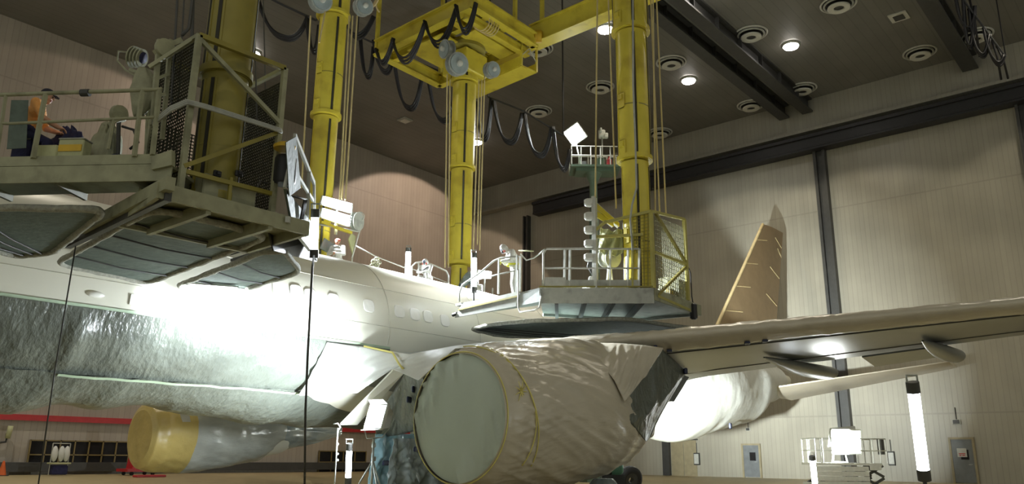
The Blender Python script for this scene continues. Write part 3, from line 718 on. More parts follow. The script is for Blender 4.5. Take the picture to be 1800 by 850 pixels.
# ---------------------------------------------------------------- near left platform
axL = at(390, 200, 13.6); axL = (axL.x, axL.y)
L = thing('mast_platform', (axL[0], axL[1], 0), 'dusty work platform with wire cage on a thick yellow mast, nearest, upper left', 'work platform', 'mast platforms')
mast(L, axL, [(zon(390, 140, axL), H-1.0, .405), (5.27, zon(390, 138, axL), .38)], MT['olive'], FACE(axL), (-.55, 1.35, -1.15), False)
YC = 11.45; zr = 5.24
def LY(px, py, y=YC): return onY(px, py, y)
pa, pb = LY(318, 318), LY(482, 352); ta, tb = LY(350, 60), LY(503, 118)
xa, xb = 5.45, 7.25; zt = 7.62
dk = [(5.1, 11.25), (7.72, 11.25), (7.78, 13.2), (5.4, 13.3)]
zD = onY(400, 352, 11.25).z
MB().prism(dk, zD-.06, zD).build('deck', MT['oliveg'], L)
b = MB(); 
for p, q in zip(dk, dk[1:]+dk[:1]): b.bar((p[0], p[1], zD-.12), (q[0], q[1], zD-.12), .07, .24)
b.bar((5.9, 11.25, zD-.2), (5.9, 13.2, zD-.2), .08, .2).bar((7.0, 11.25, zD-.2), (7.0, 13.2, zD-.2), .08, .2)
b.build('rim_beam', MT['oliveg'], L)
c0, c1 = LY(320, 305), LY(350, 62); d0, d1 = LY(481, 345), LY(500, 120)
xl, xr = (c0.x+c1.x)/2, (d0.x+d1.x)/2; zb = zD; ztl = c1.z; ztr = d1.z
YBk = 12.75
cg = []
for x, zt_ in ((xl, ztl), (xr, ztr)):
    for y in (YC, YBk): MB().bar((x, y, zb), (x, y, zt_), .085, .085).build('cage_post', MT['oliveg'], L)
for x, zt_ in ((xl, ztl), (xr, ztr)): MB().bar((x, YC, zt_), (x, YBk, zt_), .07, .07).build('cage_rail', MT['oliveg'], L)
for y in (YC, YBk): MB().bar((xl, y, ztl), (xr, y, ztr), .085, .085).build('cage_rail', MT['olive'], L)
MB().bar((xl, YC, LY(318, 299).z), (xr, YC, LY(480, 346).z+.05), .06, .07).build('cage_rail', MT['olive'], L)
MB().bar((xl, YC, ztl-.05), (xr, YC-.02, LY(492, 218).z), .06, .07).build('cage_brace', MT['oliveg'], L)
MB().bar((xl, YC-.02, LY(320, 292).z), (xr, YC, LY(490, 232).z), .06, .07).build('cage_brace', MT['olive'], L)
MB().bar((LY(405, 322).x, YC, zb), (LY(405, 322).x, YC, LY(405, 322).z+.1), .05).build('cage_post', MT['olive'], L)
def mesh_panel(par, pts, per=.09, r=.006, m='mesh_dark', nm='mesh_panel'):
    """expanded-metal sheet: crossing strands on a frame"""
    p = [Vector(q) for q in pts]; b = MB(); w = (p[1]-p[0]).length; h = (p[3]-p[0]).length
    nu, nv = int(w/per), int(h/per)
    for i in range(nu+1):
        t = i/nu; b.bar(p[0]+(p[1]-p[0])*t, p[3]+(p[2]-p[3])*t, r*5, r)
    for i in range(nv+1):
        t = i/nv; b.bar(p[0]+(p[3]-p[0])*t, p[1]+(p[2]-p[1])*t, r*5, r)
    return b.build(nm, MT[m], par)
zm = LY(490, 232).z
mesh_panel(L, [(xl, YC+.05, zb+.3), (xl, YBk, zb+.3), (xl, YBk, ztl-.1), (xl, YC+.05, ztl-.1)], .06)
mesh_panel(L, [(xr, YC+.05, zb+.05), (xr, YBk, zb+.05), (xr, YBk, ztr-.25), (xr, YC+.05, ztr-.25)], .055, .007)
mesh_panel(L, [(xl+.05, YBk, zb), (xr-.05, YBk, zb), (xr-.05, YBk, zm), (xl+.05, YBk, zm)], .06, .007)
# hoses round the cage
b = MB()
h0 = [LY(268, 214, 11.9), LY(300, 188, 11.5), LY(328, 176, YC-.07), LY(360, 184, YC-.09), LY(420, 203, YC-.08), LY(470, 219, YC-.06), LY(494, 227, YC-.04)]
for k in range(3): b.tube([p+Vector((0, -.02*k, -.035*k)) for p in h0], .022, 6)
b.build('hose', MT['grey'], L, True)
bx = MB().box((LY(400, 318, 11.7).x, 11.72, zb+.24), (.95, .3, .46), 0, .02).build('junction_box', MT['oliveg'], L)
for px in (382, 420):
    q = LY(px, 305, 11.55); MB().box(q, (.13, .05, .1), 0, .01).box(q+Vector((0, -.04, .0)), (.06, .05, .05)).build('box_latch', MT['black'], bx)
MB().tube([LY(452, 330, 11.6), LY(458, 318, 11.6), LY(470, 322, 11.6)], .02).build('conduit', MT['dark'], bx)
# extension deck to the left
e0 = onZ(300, 318, 5.3); e1 = onZ(-60, 324, 5.3); dirx = (e1-e0).normalized(); nrm = Vector((-dirx.y, dirx.x, 0)); 
if nrm.dot(FW) < 0: nrm = -nrm
def LE(px, py, off=0): return onP(px, py, e0+nrm*off, nrm)
zdk = LE(150, 292).z
poly = [e0, e1+dirx*2, e1+dirx*2+nrm*1.25, e0+nrm*1.1]
MB().prism([(p.x, p.y) for p in poly], zdk-.05, zdk).build('extension_deck', MT['oliveg'], L)
b = MB(); e1b = e1+dirx*2
def seg(z0, z1, off=0, p=e0, q=e1b): 
    pz, qz = p+nrm*off, q+nrm*off; b.slab([Vector((pz.x, pz.y, z0)), Vector((qz.x, qz.y, z0)), Vector((qz.x, qz.y, z1)), Vector((pz.x, pz.y, z1))], .03)
zb0 = LE(150, 320).z
seg(zb0, zdk+.01); seg(zdk+.03, LE(150, 272).z, .03); b.build('toe_board', MT['oliveg'], L)
b = MB()
for t in (.15, .4, .65, .9):
    p = e0+(e1b-e0)*t; b.bar(Vector((p.x, p.y, zdk-.1)), Vector((p.x, p.y, zdk-.1))+nrm*1.2, .06, .12)
b.build('joist', MT['oliveg'], L)
b = MB()
b.tube([LE(-40, 168), LE(18, 166), LE(285, 157)], .034, 8); b.tube([LE(-40, 216), LE(20, 217), LE(272, 206)], .026, 8)
b.build('railing', MT['oliveg'], L, True)
for px0, py0, px1, py1, w_ in ((80, 165, 58, 278, .085), (250, 158, 236, 275, .075), (280, 158, 268, 272, .08), (10, 168, -4, 262, .06), (200, 208, 190, 262, .045)):
    MB().bar(LE(px0, py0), LE(px1, py1), w_, w_*.7).build('railing_post', MT['oliveg'], L)
MB().slab([LE(12, 262), LE(46, 260), LE(50, 176), LE(20, 176)], .01).build('rail_sheet', MT['netting'], L)
MB().lathe([(.06, -.07), (.06, .07)], LE(150, 163), dirx, 12).build('rail_coupling', MT['dark'], L)
# arm box at the joint
MB().slab([LE(270, 300, -.02), LE(305, 292, -.02), LE(305, 265, -.02), LE(268, 278, -.02)], .12).build('joint_plate', MT['oliveg'], L)
MB().bar(onZ(300, 322, 5.1), onZ(150, 402, 5.1), .14, .2).build('support_arm', MT['oliveg'], L)
MB().bar(onZ(296, 345, 4.95), onZ(120, 430, 5.0), .1, .14).build('support_arm', MT['dark'], L)
# sliding flaps under the deck
FZ = 5.0
flap(L, [(98, 462), (266, 364), (300, 362), (474, 414), (262, 496)][0:1]+[(272, 364), (474, 414), (262, 496)], FZ)
flap(L, [(308, 503), (466, 441), (500, 441), (529, 476), (407, 514)], FZ-.02, bars=3)
flap(L, [(-70, 420), (-30, 362), (188, 367), (92, 443), (30, 449)], FZ, bars=3)
# right end bay
rp = onZ(515, 385, 5.25); rd = Vector((.69, .72, 0)); rn = Vector((.72, -.69, 0))
def LR(px, py, off=0): return onP(px, py, rp+rn*off, rn)
MB().slab([LR(510, 383), LR(556, 458), LR(553, 400), LR(500, 330)], .04).build('end_panel', MT['netting'], L)
b = MB()
for k, (a_, c_) in enumerate((((500, 330), (520, 238)), ((553, 405), (552, 322)), ((540, 388), (543, 300)))):
    b.bar(LR(*a_), LR(*c_), .05, .05)
b.bar(LR(518, 238), LR(552, 322), .05, .08).bar(LR(512, 290), LR(550, 352), .04, .06)
b.build('end_railing', MT['grey'], L)
MB().slab([LR(502, 250, .05), LR(520, 240, .05), LR(528, 330, .05), LR(508, 345, .05)], .015).build('end_sheet', MT['netting'], L)
MB().bar(LR(505, 385, .02), LR(545, 437, .02), .07, .1).build('end_strut', MT['greyl'], L)
MB().slab([LR(480, 440, -.4), LR(556, 460, -.1), LR(545, 425, -.1), LR(470, 400, -.5)], .03).build('under_panel', MT['dark'], L)
b = MB()
for k in range(6): b.bar(onZ(470+8*k, 400+10*k, 5.15), onZ(380+9*k, 430+9*k, 5.15), .05, .05)
b.build('under_beam', MT['dark'], L)
for k in range(3): MB().tube([LR(515+3*k, 345, .06), LR(535+2*k, 350, .12), LR(528+2*k, 385, .06)], .018, 6).build('hose', MT['black'], L, True)
MB().lathe([(.17, -.25), (.19, -.2), (.19, .2), (.17, .25)], LR(501, 300, -.12), (0, 0, 1), 20).build('drum', MT['black'], L, True, auto=40)
MB().lathe([(.18, 0), (.19, .05), (.12, .1)], LR(500, 262, -.12), (0, 0, 1), 20).build('drum_lid', MT['box_yellow'], L, True, auto=40)
# lifting rope sheaves and cables at the top left of the cage
b = MB()
for px0, px1, r in ((300, 318, .02), (312, 330, .014), (334, 342, .03), (452, 442, .014), (468, 460, .012), (430, 427, .012)):
    b2 = MB().tube([LY(px0, 210 if px0 < 345 else 215, 12.1), LY(px1, -120, 12.4)], r, 6).build('hoist_rope', MT['dark'], L)
MB().tube([LY(320, 62, 11.9), LY(332, 50, 11.9), LY(336, 20, 11.95), LY(345, -60, 12)], .03, 8).build('cable_guide', MT['dark'], L, True)
b = MB(); b.bar(LY(272, 92, 12), LY(318, 70, 12), .08, .08).bar(LY(280, 70, 12), LY(268, 220, 12), .07, .07).bar(LY(300, 70, 12.1), LY(285, 245, 12.1), .06, .06).bar(LY(262, 118, 12), LY(345, 64, 11.6), .05, .06)
b.bar(LY(272, 140, 12), LY(296, 130, 12), .05, .05).bar(LY(272, 170, 12), LY(290, 165, 12), .05, .05)
b.build('winch_frame', MT['oliveg'], L)
MB().lathe([(.1, -.05), (.16, -.04), (.16, .04), (.1, .05)], LY(290, 85, 11.95), (0, 1, 0), 18).build('sheave', MT['oliveg'], L, True, auto=40)

# ---------------------------------------------------------------- right platform
axR = at(1118, 360, 24.0); axR = (axR.x, axR.y)
R_ = thing('mast_platform', (axR[0], axR[1], 0), 'right hand grey work platform with a standing painter, on a tall yellow mast', 'work platform', 'mast platforms')
mast(R_, axR, [(zon(1105, 60, axR), H-1, .56), (zon(1115, 285, axR), zon(1105, 62, axR), .50), (5.7, zon(1115, 288, axR), .42)], MT['yellow'], FACE(axR), (.15, -1.3, 1.35))
zR = 5.53
RD = [onZ(948, 533, zR), onZ(1150, 533, zR), onZ(1232, 560, zR)]
RD += [RD[2]+Vector((-.3, 2.3, 0)), RD[0]+Vector((2.2, 1.6, 0))]
zRd = onP(1050, 506, RD[0], (RD[1]-RD[0]).cross(Vector((0, 0, 1)))).z
MB().prism([(p.x, p.y) for p in RD], zR+.18, zRd).build('deck', MT['grey'], R_)
nR = (RD[1]-RD[0]).cross(Vector((0, 0, 1))).normalized()
nR2 = (RD[2]-RD[1]).cross(Vector((0, 0, 1))).normalized()
def RF(px, py, off=0): return onP(px, py, RD[0]+nR*off, nR)
def RS(px, py, off=0): return onP(px, py, RD[1]+nR2*off, nR2)
def beam(par, p, q, z0, z1, t, m, nm):
    return MB().slab([Vector((p.x, p.y, z0)), Vector((q.x, q.y, z0)), Vector((q.x, q.y, z1)), Vector((p.x, p.y, z1))], t).build(nm, MT[m], par)
beam(R_, RD[0], RD[1], zR, zRd+.0, .06, 'grey', 'rim_beam'); beam(R_, RD[1], RD[2], zR+.1, zRd-.02, .06, 'oliveg', 'rim_beam')
beam(R_, RD[2], RD[3], zR+.1, zRd-.02, .06, 'grey', 'rim_beam'); beam(R_, RD[3], RD[4], zR+.1, zRd-.02, .06, 'grey', 'rim_beam')
beam(R_, RD[0]-nR*.0, RD[1], zRd+.02, zRd+.04+.02, .09, 'olive', 'edge_strip')
beam(R_, RD[0]+(RD[1]-RD[0])*.02, RD[0]+(RD[1]-RD[0])*.86, zRd+.05, zRd+.24, .03, 'grey', 'toe_board')
b = MB()
b.tube([RF(955, 508), RF(955, 445), RF(961, 437), RF(1124, 437)], .03, 8).tube([RF(957, 471), RF(1124, 471)], .024, 8)
b.build('railing', MT['greyl'], R_, True)
for px in (993, 1002, 1073, 1104, 1124):
    MB().bar(RF(px-1, 506), RF(px, 437), .06, .05).build('railing_post', MT['greyl'], R_)
MB().slab([RF(958, 504, .03), RF(994, 504, .03), RF(994, 487, .03), RF(958, 487, .03)], .02).build('rail_sheet', MT['greyl'], R_)
# extension towards the fuselage
RE = [onZ(800, 556, zR-.02), onZ(906, 541, zR-.02)]
nE = (RE[1]-RE[0]).cross(Vector((0, 0, 1))).normalized()
if nE.dot(FW) > 0: nE = -nE
def RX(px, py, off=0): return onP(px, py, RE[0]+nE*off, nE)
zEd = RX(855, 522).z
pl = [RE[0], RE[1], RE[1]-nE*1.5, RE[0]-nE*1.5]
MB().prism([(p.x, p.y) for p in pl], zEd-.12, zEd-.05).build('extension_deck', MT['grey'], R_)
MB().slab([RX(800, 558), RX(908, 538), RX(910, 512), RX(812, 536)], .05).build('extension_beam', MT['grey'], R_)
MB().bar(RX(806, 544, .04), RX(910, 520, .04), .03, .05).build('edge_strip', MT['olive'], R_)
MB().tube([RX(796, 553), RX(803, 551)], .06, 10).build('bumper', MT['black'], R_)
b = MB()
b.tube([RX(808, 530), RX(807, 516), RX(813, 500), RX(845, 478), RX(868, 458), RX(880, 453), RX(912, 450)], .028, 8); b.tube([RX(835, 492), RX(880, 481), RX(912, 474)], .024, 8)
b.build('extension_railing', MT['greyl'], R_, True)
for px, a_, c_ in ((876, 516, 455), (908, 512, 448), (914, 512, 450)):
    MB().bar(RX(px, a_), RX(px+1, c_), .055, .05).build('railing_post', MT['greyl'], R_)
# step bridge between the two decks
s0, s1 = RX(912, 514), RF(950, 508)
b = MB(); b.slab([RX(912, 538, .03), RF(950, 530, .03), RF(952, 508, .03), RX(914, 518, .03)], .06)
for k in range(10):
    p = RX(914, 516)+(RF(952, 507)-RX(914, 516))*(k/9); b.box(p, (.06, .1, .06))
b.build('step_bridge', MT['galv'], R_)
b = MB().tube([RX(911, 475, .06), RX(911, 540, .06), RX(914, 548, .06), RF(940, 545, .08), RF(948, 540, .08), RF(952, 520, .08)], .026, 8); b.build('step_handrail', MT['greyl'], R_, True)
# cage on the right
q0, q1 = RF(1147, 508), RF(1143, 372); q2, q3 = RS(1213, 548), RS(1203, 388)
zc0, zc1 = zRd, RF(1145, 371).z; zc2 = RS(1204, 386).z
pA = RD[1]; pB = onP(1208, 500, RD[1], nR2); pB = Vector((pB.x, pB.y, 0)); ppl = RF(1047, 450); pC = Vector((ppl.x, ppl.y, 0))
back = FW.copy(); back.z = 0; back.normalize(); back = (pB-Vector((pA.x, pA.y, 0))).normalized()
for p, z1 in ((pA, zc1), (pB, zc2), (pC, RF(1045, 348).z)):
    MB().bar((p.x, p.y, zRd), (p.x, p.y, z1), .1, .1).build('cage_post', MT['cage' if p is not pC else 'greyl'], R_)
def cr(p, q, m='cage', nm='cage_rail', w=.08): MB().bar(p, q, w, w).build(nm, MT[m], R_)
cr(Vector((pA.x, pA.y, zc1)), Vector((pB.x, pB.y, zc2))); cr(Vector((pA.x, pA.y, zc1)), RF(1062, 391)); cr(RF(1047, 404), RF(1066, 388))
cr(RF(1047, 416), RF(1130, 412), 'cage'); cr(RS(1150, 443), RS(1206, 464)); cr(RS(1155, 520), RS(1212, 545)); cr(RS(1152, 374), RS(1206, 462), 'olive', 'cage_brace'); cr(RS(1156, 518), RS(1206, 468), 'olive', 'cage_brace')
cr(RF(1112, 405), RF(1112, 505), 'cage', 'cage_post', .06)
zz = zRd
mesh_panel(R_, [RF(1146, 440, -.03), RF(1112, 445, -.03), RF(1112, 380, -.03), RF(1146, 374, -.03)], .1, .006, 'olive')
mesh_panel(R_, [RF(1146, 504, -.03), RF(1125, 504, -.03), RF(1125, 440, -.03), RF(1146, 440, -.03)], .1, .006, 'olive')
mesh_panel(R_, [RS(1154, 505, -.04), RS(1208, 530, -.04), RS(1203, 400, -.04), RS(1150, 380, -.04)], .12, .006, 'oliveg')
pj = RS(1180, 507, -.5); MB().box(pj, (1.0, .4, .55), 0, .03).build('junction_box', MT['oliveg'], R_)
MB().box(RS(1178, 520, -.2), (.7, .1, .4), .3, .02).build('warning_plate', MT['box_yellow'], R_)
b = MB().tube([RS(1210, 470), RS(1214, 480), RS(1216, 520), RS(1220, 545)], .02, 6); b.build('hose', MT['cable'], R_, True)
MB().box(RS(1219, 547, .05), (.2, .2, .5), 0, .04).build('bumper', MT['black'], R_)
# underside
b = MB()
for t in (.15, .4, .65, .9):
    p = RD[0]+(RD[1]-RD[0])*t; q = RD[4]+(RD[3]-RD[4])*t; b.bar(Vector((p.x, p.y, zR+.08)), Vector((q.x, q.y, zR+.08)), .1, .2)
b.build('joist', MT['dark'], R_)
flap(R_, [(828, 578), (850, 572), (912, 564), (1100, 559), (1228, 578), (1180, 592), (880, 590)], 5.22, 'netting', 3)
# ropes beside the right mast
ropes(R_, [(at(1046, 380, 24.5), at(1051, -90, 25.5)), (at(1083, 366, 24.4), at(1066, -90, 25.4)), (at(1152, 372, 24), at(1147, -90, 25.2)), (at(1171, 380, 24.6), at(1150, -90, 25.6)), (at(1160, 378, 24.6), at(1140, -90, 25.6))], .028)
b = MB().tube([at(1112, -60, 24.4), at(1113, 150, 23.7), at(1117, 250, 23.5), at(1119, 330, 23.3), at(1111, 360, 23.2), at(1108, 385, 23.2), at(1112, 440, 23)], .03, 8); b.build('power_cable', MT['grey'], R_, True)
# lamp rack beside the cage: louvred trays on a post
rk = MB().bar(RF(1045, 505, -.12), RF(1043, 345, -.12), .09, .09).build('lamp_rack', MT['greyl'], R_)
for k in range(5):
    c = RF(1036, 356+24*k, -.12); MB().box(c, (.3, .3, .22), .5, .05).build('lamp_end', MT['white_enamel'], rk)
for k, (a_, c_, w_) in enumerate((((1043, 352), (1088, 392), .5), ((1046, 368), (1078, 392), .42))):
    p, q = RF(*a_, -.15), RF(*c_, -.15-.6); v = Vector((0, 0, .22)); s_ = -nR*w_
    MB().slab([p, q, q+s_+v*0, p+s_], .05).build('lamp_tray', MT['white_enamel'], rk)
    MB().slab([p-v, q-v*.5, q, p], .03).build('tray_side', MT['yellow'], rk)

# ---------------------------------------------------------------- far left platform
axM = onY(570, 240, 24.2); axM = (axM.x, axM.y)
Mf = thing('mast_platform', (axM[0], axM[1], 0), 'far yellow mast platform with lit tube panels, left of centre behind fuselage', 'work platform', 'mast platforms')
mast(Mf, axM, [(zon(588, 32, axM), H-.8, .62), (zon(571, 207, axM), zon(588, 34, axM), .545), (6.2, zon(571, 209, axM), .48)], MT['yellow'], FACE(axM), (.35, -1.25), True)
zM = 6.1
dm = [(axM[0]-1.3, 22.85), (axM[0]+2.6, 22.85), (axM[0]+2.6, 25.6), (axM[0]-1.3, 25.6)]
MB().prism(dm, zM-.15, zM).build('deck', MT['grey'], Mf)
b = MB()
for (x, y), (x2, y2) in zip(dm, dm[1:]+dm[:1]): b.bar((x, y, zM-.15), (x2, y2, zM-.15), .08, .3)
b.build('rim_beam', MT['grey'], Mf)
YM = 23.4
def MY(px, py, y=YM): return onY(px, py, y)
b = MB(); b.tube([MY(619, 452), MY(634, 398), MY(637, 381)], .03, 8).tube([MY(560, 394), MY(632, 407)], .03, 8).tube([MY(619, 452), MY(618, 470)], .03, 8); b.build('rack_post', MT['greyl'], Mf, True)
MB().bar(MY(564, 390), MY(618, 409), .1, .1).build('rack_bar', MT['yellow'], Mf)
MB().lathe([(.12, -.1), (.36, -.1), (.36, -.07), (.14, -.06), (.14, .06), (.36, .07), (.36, .1), (.12, .1)], MY(627, 389), RT*.95+FW*-.4, 24).build('cable_reel', MT['grey'], Mf, True, auto=40)
MB().tube([MY(633, 380)+RT*.16*math.cos(a)+UP*.16*math.sin(a) for a in [k*math.pi/8 for k in range(17)]], .02, 6).build('reel_ring', MT['greyl'], Mf)
MB().slab([MY(562, 436), MY(582, 448), MY(588, 430), MY(570, 418)], .05).build('rail_sheet', MT['film_clear'], Mf)
MB().slab([MY(612, 420, 23.6), MY(620, 450, 23.6), MY(625, 415, 23.6), MY(617, 410, 23.6)], .05).build('rail_sheet', MT['tarp'], Mf)
ropes(Mf, [(at(530, 330, 29.5), at(546, 28, 31.5)), (at(607, 352, 29), at(628, 28, 31.5)), (at(597, 352, 29.4), at(614, 28, 31.5)), (at(601, 350, 29.6), at(620, 28, 31.5)), (at(561, 75, 29), at(572, 18, 29.6))], .032)
def reel(par, px, py, d, r, ax=None, nm='rope_drum'):
    c = at(px, py, d); a = (ax or (FW*-.75+RT*.55)).normalized()
    o = MB().lathe([(r, -.16), (r, -.12), (r*.72, -.1), (r*.72, .1), (r, .12), (r, .16)], c, a, 32).build(nm, MT['galv'], par, True, auto=40)
    MB().lathe([(r*.3, .16), (r*.26, .3), (r*.1, .34)], c, a, 20).build('hub', MT['greyl'], o, True, auto=40)
    MB().tube([c+a*.17, c+a*.2], r*.85, 28).build('drum_face', MT['film_clear'], o)
reel(Mf, 563, 2, 29.6, .42); reel(Mf, 638, 12, 30.5, .36)

# ---------------------------------------------------------------- centre platform
axC = onY(815, 200, 23.9); axC = (axC.x, axC.y)
Cp = thing('mast_platform', (axC[0], axC[1], 0), 'centre yellow mast platform hanging from the yellow overhead carriage', 'work platform', 'mast platforms')
mast(Cp, axC, [(zon(818, 148, axC), zon(825, 95, axC), .62), (zon(812, 298, axC), zon(818, 150, axC), .55), (zon(807, 466, axC), zon(812, 300, axC), .50), (6.0, zon(807, 468, axC), .36)], MT['yellow'], FACE(axC), (.15, -1.35), True)
zC = 6.0
dc = [(axC[0]-3.2, 22.85), (axC[0]+2.2, 22.85), (axC[0]+2.2, 25.6), (axC[0]-3.2, 25.6)]
MB().prism(dc, zC-.15, zC).build('deck', MT['grey'], Cp)
def CY(px, py, y=23.0): return onY(px, py, y)
b = MB()
b.tube([CY(724, 492), CY(724, 468), CY(730, 462), CY(745, 459), CY(768, 468), CY(784, 476), CY(788, 484), CY(788, 512)], .035, 8).tube([CY(736, 496), CY(736, 461)], .035, 8).tube([CY(724, 472), CY(760, 486), CY(788, 497)], .02, 6)
for x in (724, 736, 788): q = CY(x, 495); b.bar((q.x, q.y, zC), q, .06)
b.build('railing', MT['white_enamel'], Cp, True)
b = MB(); 
for k, (px, py) in enumerate(((852, 490), (866, 506))): q = CY(px, py, 23.2); b.bar((q.x, q.y, zC), q, .05)
b.bar(CY(852, 488, 23.2), CY(866, 486, 23.2), .05); b.build('lamp_post', MT['greyl'], Cp)
ropes(Cp, [(at(782, 470, 33), at(786, 130, 35)), (at(839, 430, 34), at(847, 140, 35)), (at(843, 440, 34.2), at(852, 130, 35.2)), (at(832, 440, 33.6), at(842, 140, 34.8)), (at(788, 470, 33.2), at(791, 140, 35))], .03)
reel(Cp, 786, 87, 34.5, .42, FW*-.5+RT*-.6); reel(Cp, 803, 113, 34.0, .5); reel(Cp, 864, 123, 34.8, .36)
c = Vector((axC[0], axC[1], 0)); zc_ = zon(820, 128, axC)
MB().box((axC[0], axC[1], zc_+.3), (1.5, 1.5, 1.1), 0, .05).build('mast_head', MT['yellow'], Cp)

# ================================================================ OVERHEAD CRANE
CR = thing('crane_carriage', (axC[0], axC[1], 18), 'yellow steel crane carriage frame above the centre mast', 'crane carriage')
zg = 20.3
A_, B_, D_ = onZ(832, 2, zg), onZ(941, 72, zg), onZ(662, 86, zg); C_ = D_+(B_-A_)
def ibeam(par, p, q, w, h, m='yellow', nm='beam'):
    b = MB(); z = Vector((0, 0, h/2)); b.bar(p+z, q+z, w, .07).bar(p-z, q-z, w, .07).bar(p, q, .06, h); return b.build(nm, MT[m], par)
ibeam(CR, A_, B_, .38, .62); ibeam(CR, A_, D_, .4, .75); ibeam(CR, B_, C_, .38, .62); ibeam(CR, D_, C_, .38, .62)
off = (B_-A_).normalized(); offy = (D_-A_).normalized()
ibeam(CR, A_+off*1.1, D_+off*1.1, .3, .45, nm='inner_beam'); ibeam(CR, A_+off*2.4+offy*.2, D_+off*2.4-offy*2, .3, .4, nm='inner_beam'); ibeam(CR, A_+offy*1.6, B_+offy*1.6, .34, .5, nm='inner_beam'); ibeam(CR, A_+offy*3.2, B_+offy*3.2, .34, .5, nm='inner_beam')
ibeam(CR, A_+offy*.5+Vector((0, 0, -.5)), B_+offy*.5+Vector((0, 0, -.5)), .3, .3, nm='inner_beam')
MB().slab([A_+offy*1.0+off*1.2+Vector((0, 0, -.45)), B_+offy*1.0-off*.4+Vector((0, 0, -.45)), B_+offy*1.9-off*.4+Vector((0, 0, -.45)), A_+offy*1.9+off*1.2+Vector((0, 0, -.45))], .06).build('floor_plate', MT['yellow'], CR)
MB().slab([A_+offy*2.2+off*.3+Vector((0, 0, -.6)), A_+offy*2.2+off*2.6+Vector((0, 0, -.6)), A_+offy*4.6+off*2.6+Vector((0, 0, -.6)), A_+offy*4.6+off*.3+Vector((0, 0, -.6))], .06).build('floor_plate', MT['yellow'], CR)
# hanging service walkway
w0, w1 = onZ(943, 127, 18.9), onZ(838, 172, 18.9)
wv = Vector((-1.0, .1, 0))
MB().slab([w0, w1, w1+wv, w0+wv], .08).build('walkway', MT['yellow'], CR)
MB().slab([w0+Vector((0, 0, 0)), w1, w1+Vector((0, 0, .45)), w0+Vector((0, 0, .45))], .05).build('walkway_side', MT['yellow'], CR)
MB().slab([w0+wv, w1+wv, w1+wv+Vector((0, 0, .5)), w0+wv+Vector((0, 0, .5))], .05).build('walkway_side', MT['yellow'], CR)
for p in (w0, w0+wv, w1, w1+wv, w0+(w1-w0)*.5): MB().bar(p, Vector((p.x, p.y, zg)), .09, .09).build('hanger', MT['yellow'], CR)
for p, q in ((w0, w0+wv), (w0+wv, w0)): MB().bar(p+Vector((0, 0, .5)), q+Vector((0, 0, 1.6)), .04).build('hanger_brace', MT['greyl'], CR)
p = onZ(905, 48, zg+.3); MB().bar(p, (p.x, p.y, H-.02), .16, .16).build('ceiling_hanger', MT['yellow'], CR)
MB().bar(C_, (C_.x, C_.y, H-.02), .16, .16).build('ceiling_hanger', MT['yellow'], CR); MB().bar(D_, (D_.x, D_.y, H-.02), .16, .16).build('ceiling_hanger', MT['yellow'], CR)
MB().bar((axC[0], axC[1], zc_+.8), (axC[0], axC[1], zg), .9, .9).build('turret', MT['yellow'], CR)
MB().lathe([(.7, 0), (.95, .1), (.95, .3), (.7, .4)], (axC[0], axC[1], zg-.75), n=32).build('slew_ring', MT['olive'], CR, True, auto=40)
for (px, py) in ((840, 12), (770, 40), (700, 75)):
    p = onZ(px, py, zg+.4); MB().lathe([(.18, -.35), (.24, -.3), (.24, .3), (.18, .35)], p, (.3, 1, 0), 18).build('drive_motor', MT['grey' if px < 800 else 'box_yellow'], CR, True, auto=40)
b = MB()
for k in range(5):
    p = onZ(845+4*k, 22+2*k, zg-.1); b.tube([p+RT*(.4*math.cos(a))+UP*(.5*math.sin(a)-.3)+FW*.05*k for a in [i*math.pi/10 for i in range(21)]], .025, 6)
b.build('cable_coil', MT['kraft_edge'], CR, True)
b = MB()
for k in range(4):
    p = onZ(655+5*k, 5+3*k, zg); b.tube([p+Vector((0, 0, 1.2-.8*t))+RT*(.25*math.sin(t*3+k))+Vector((0, 0, -.6*math.sin(t*1.57))) for t in [i/8 for i in range(9)]], .04, 6)
b.build('cable_coil', MT['kraft_edge'], CR, True)
# thick cable loops under the carriage
for (a_, c_, sg) in (((688, 70), (745, 40), 1.3), ((745, 36), (800, 15), 1.3), ((660, 85), (690, 66), .9), ((800, 8), (835, 4), 1.2), ((600, 20), (655, 28), 1.0)):
    p, q = onZ(*a_, zg-.2), onZ(*c_, zg-.2)
    for j in range(3):
        MB().tube([p+(q-p)*t+Vector((.06*j, 0, -4*sg*t*(1-t)*(1+.1*j))) for t in [i/12 for i in range(13)]], .055, 8).build('cable_loop', MT['cable'], CR, True)
# girder that links to the mast on the right
g0 = onZ(938, 66, 20.9); g1 = Vector((g0.x-.3, 2.0, 20.9))
G = thing('crane_girder', g0, 'yellow box girder running from the carriage toward the top of the right mast', 'crane girder')
MB().bar(g0, g1, .5, .95).build('web', MT['yellow'], G); MB().bar(g0+Vector((0, 0, .5)), g1+Vector((0, 0, .5)), .75, .06).build('top_flange', MT['yellow'], G); MB().bar(g0-Vector((0, 0, .5)), g1-Vector((0, 0, .5)), .75, .06).build('bottom_flange', MT['yellow'], G)
q = onZ(946, 64, 20.6); MB().lathe([(.2, -.2), (.3, -.15), (.3, .15), (.2, .2)], q, RT, 18).build('end_motor', MT['box_yellow'], G, True, auto=40)
for yy in (4.0, g0.y-.6): MB().bar((g0.x-.1, yy, 21.4), (g0.x-.1, yy, H-.02), .16, .16).build('ceiling_hanger', MT['yellow'], G)

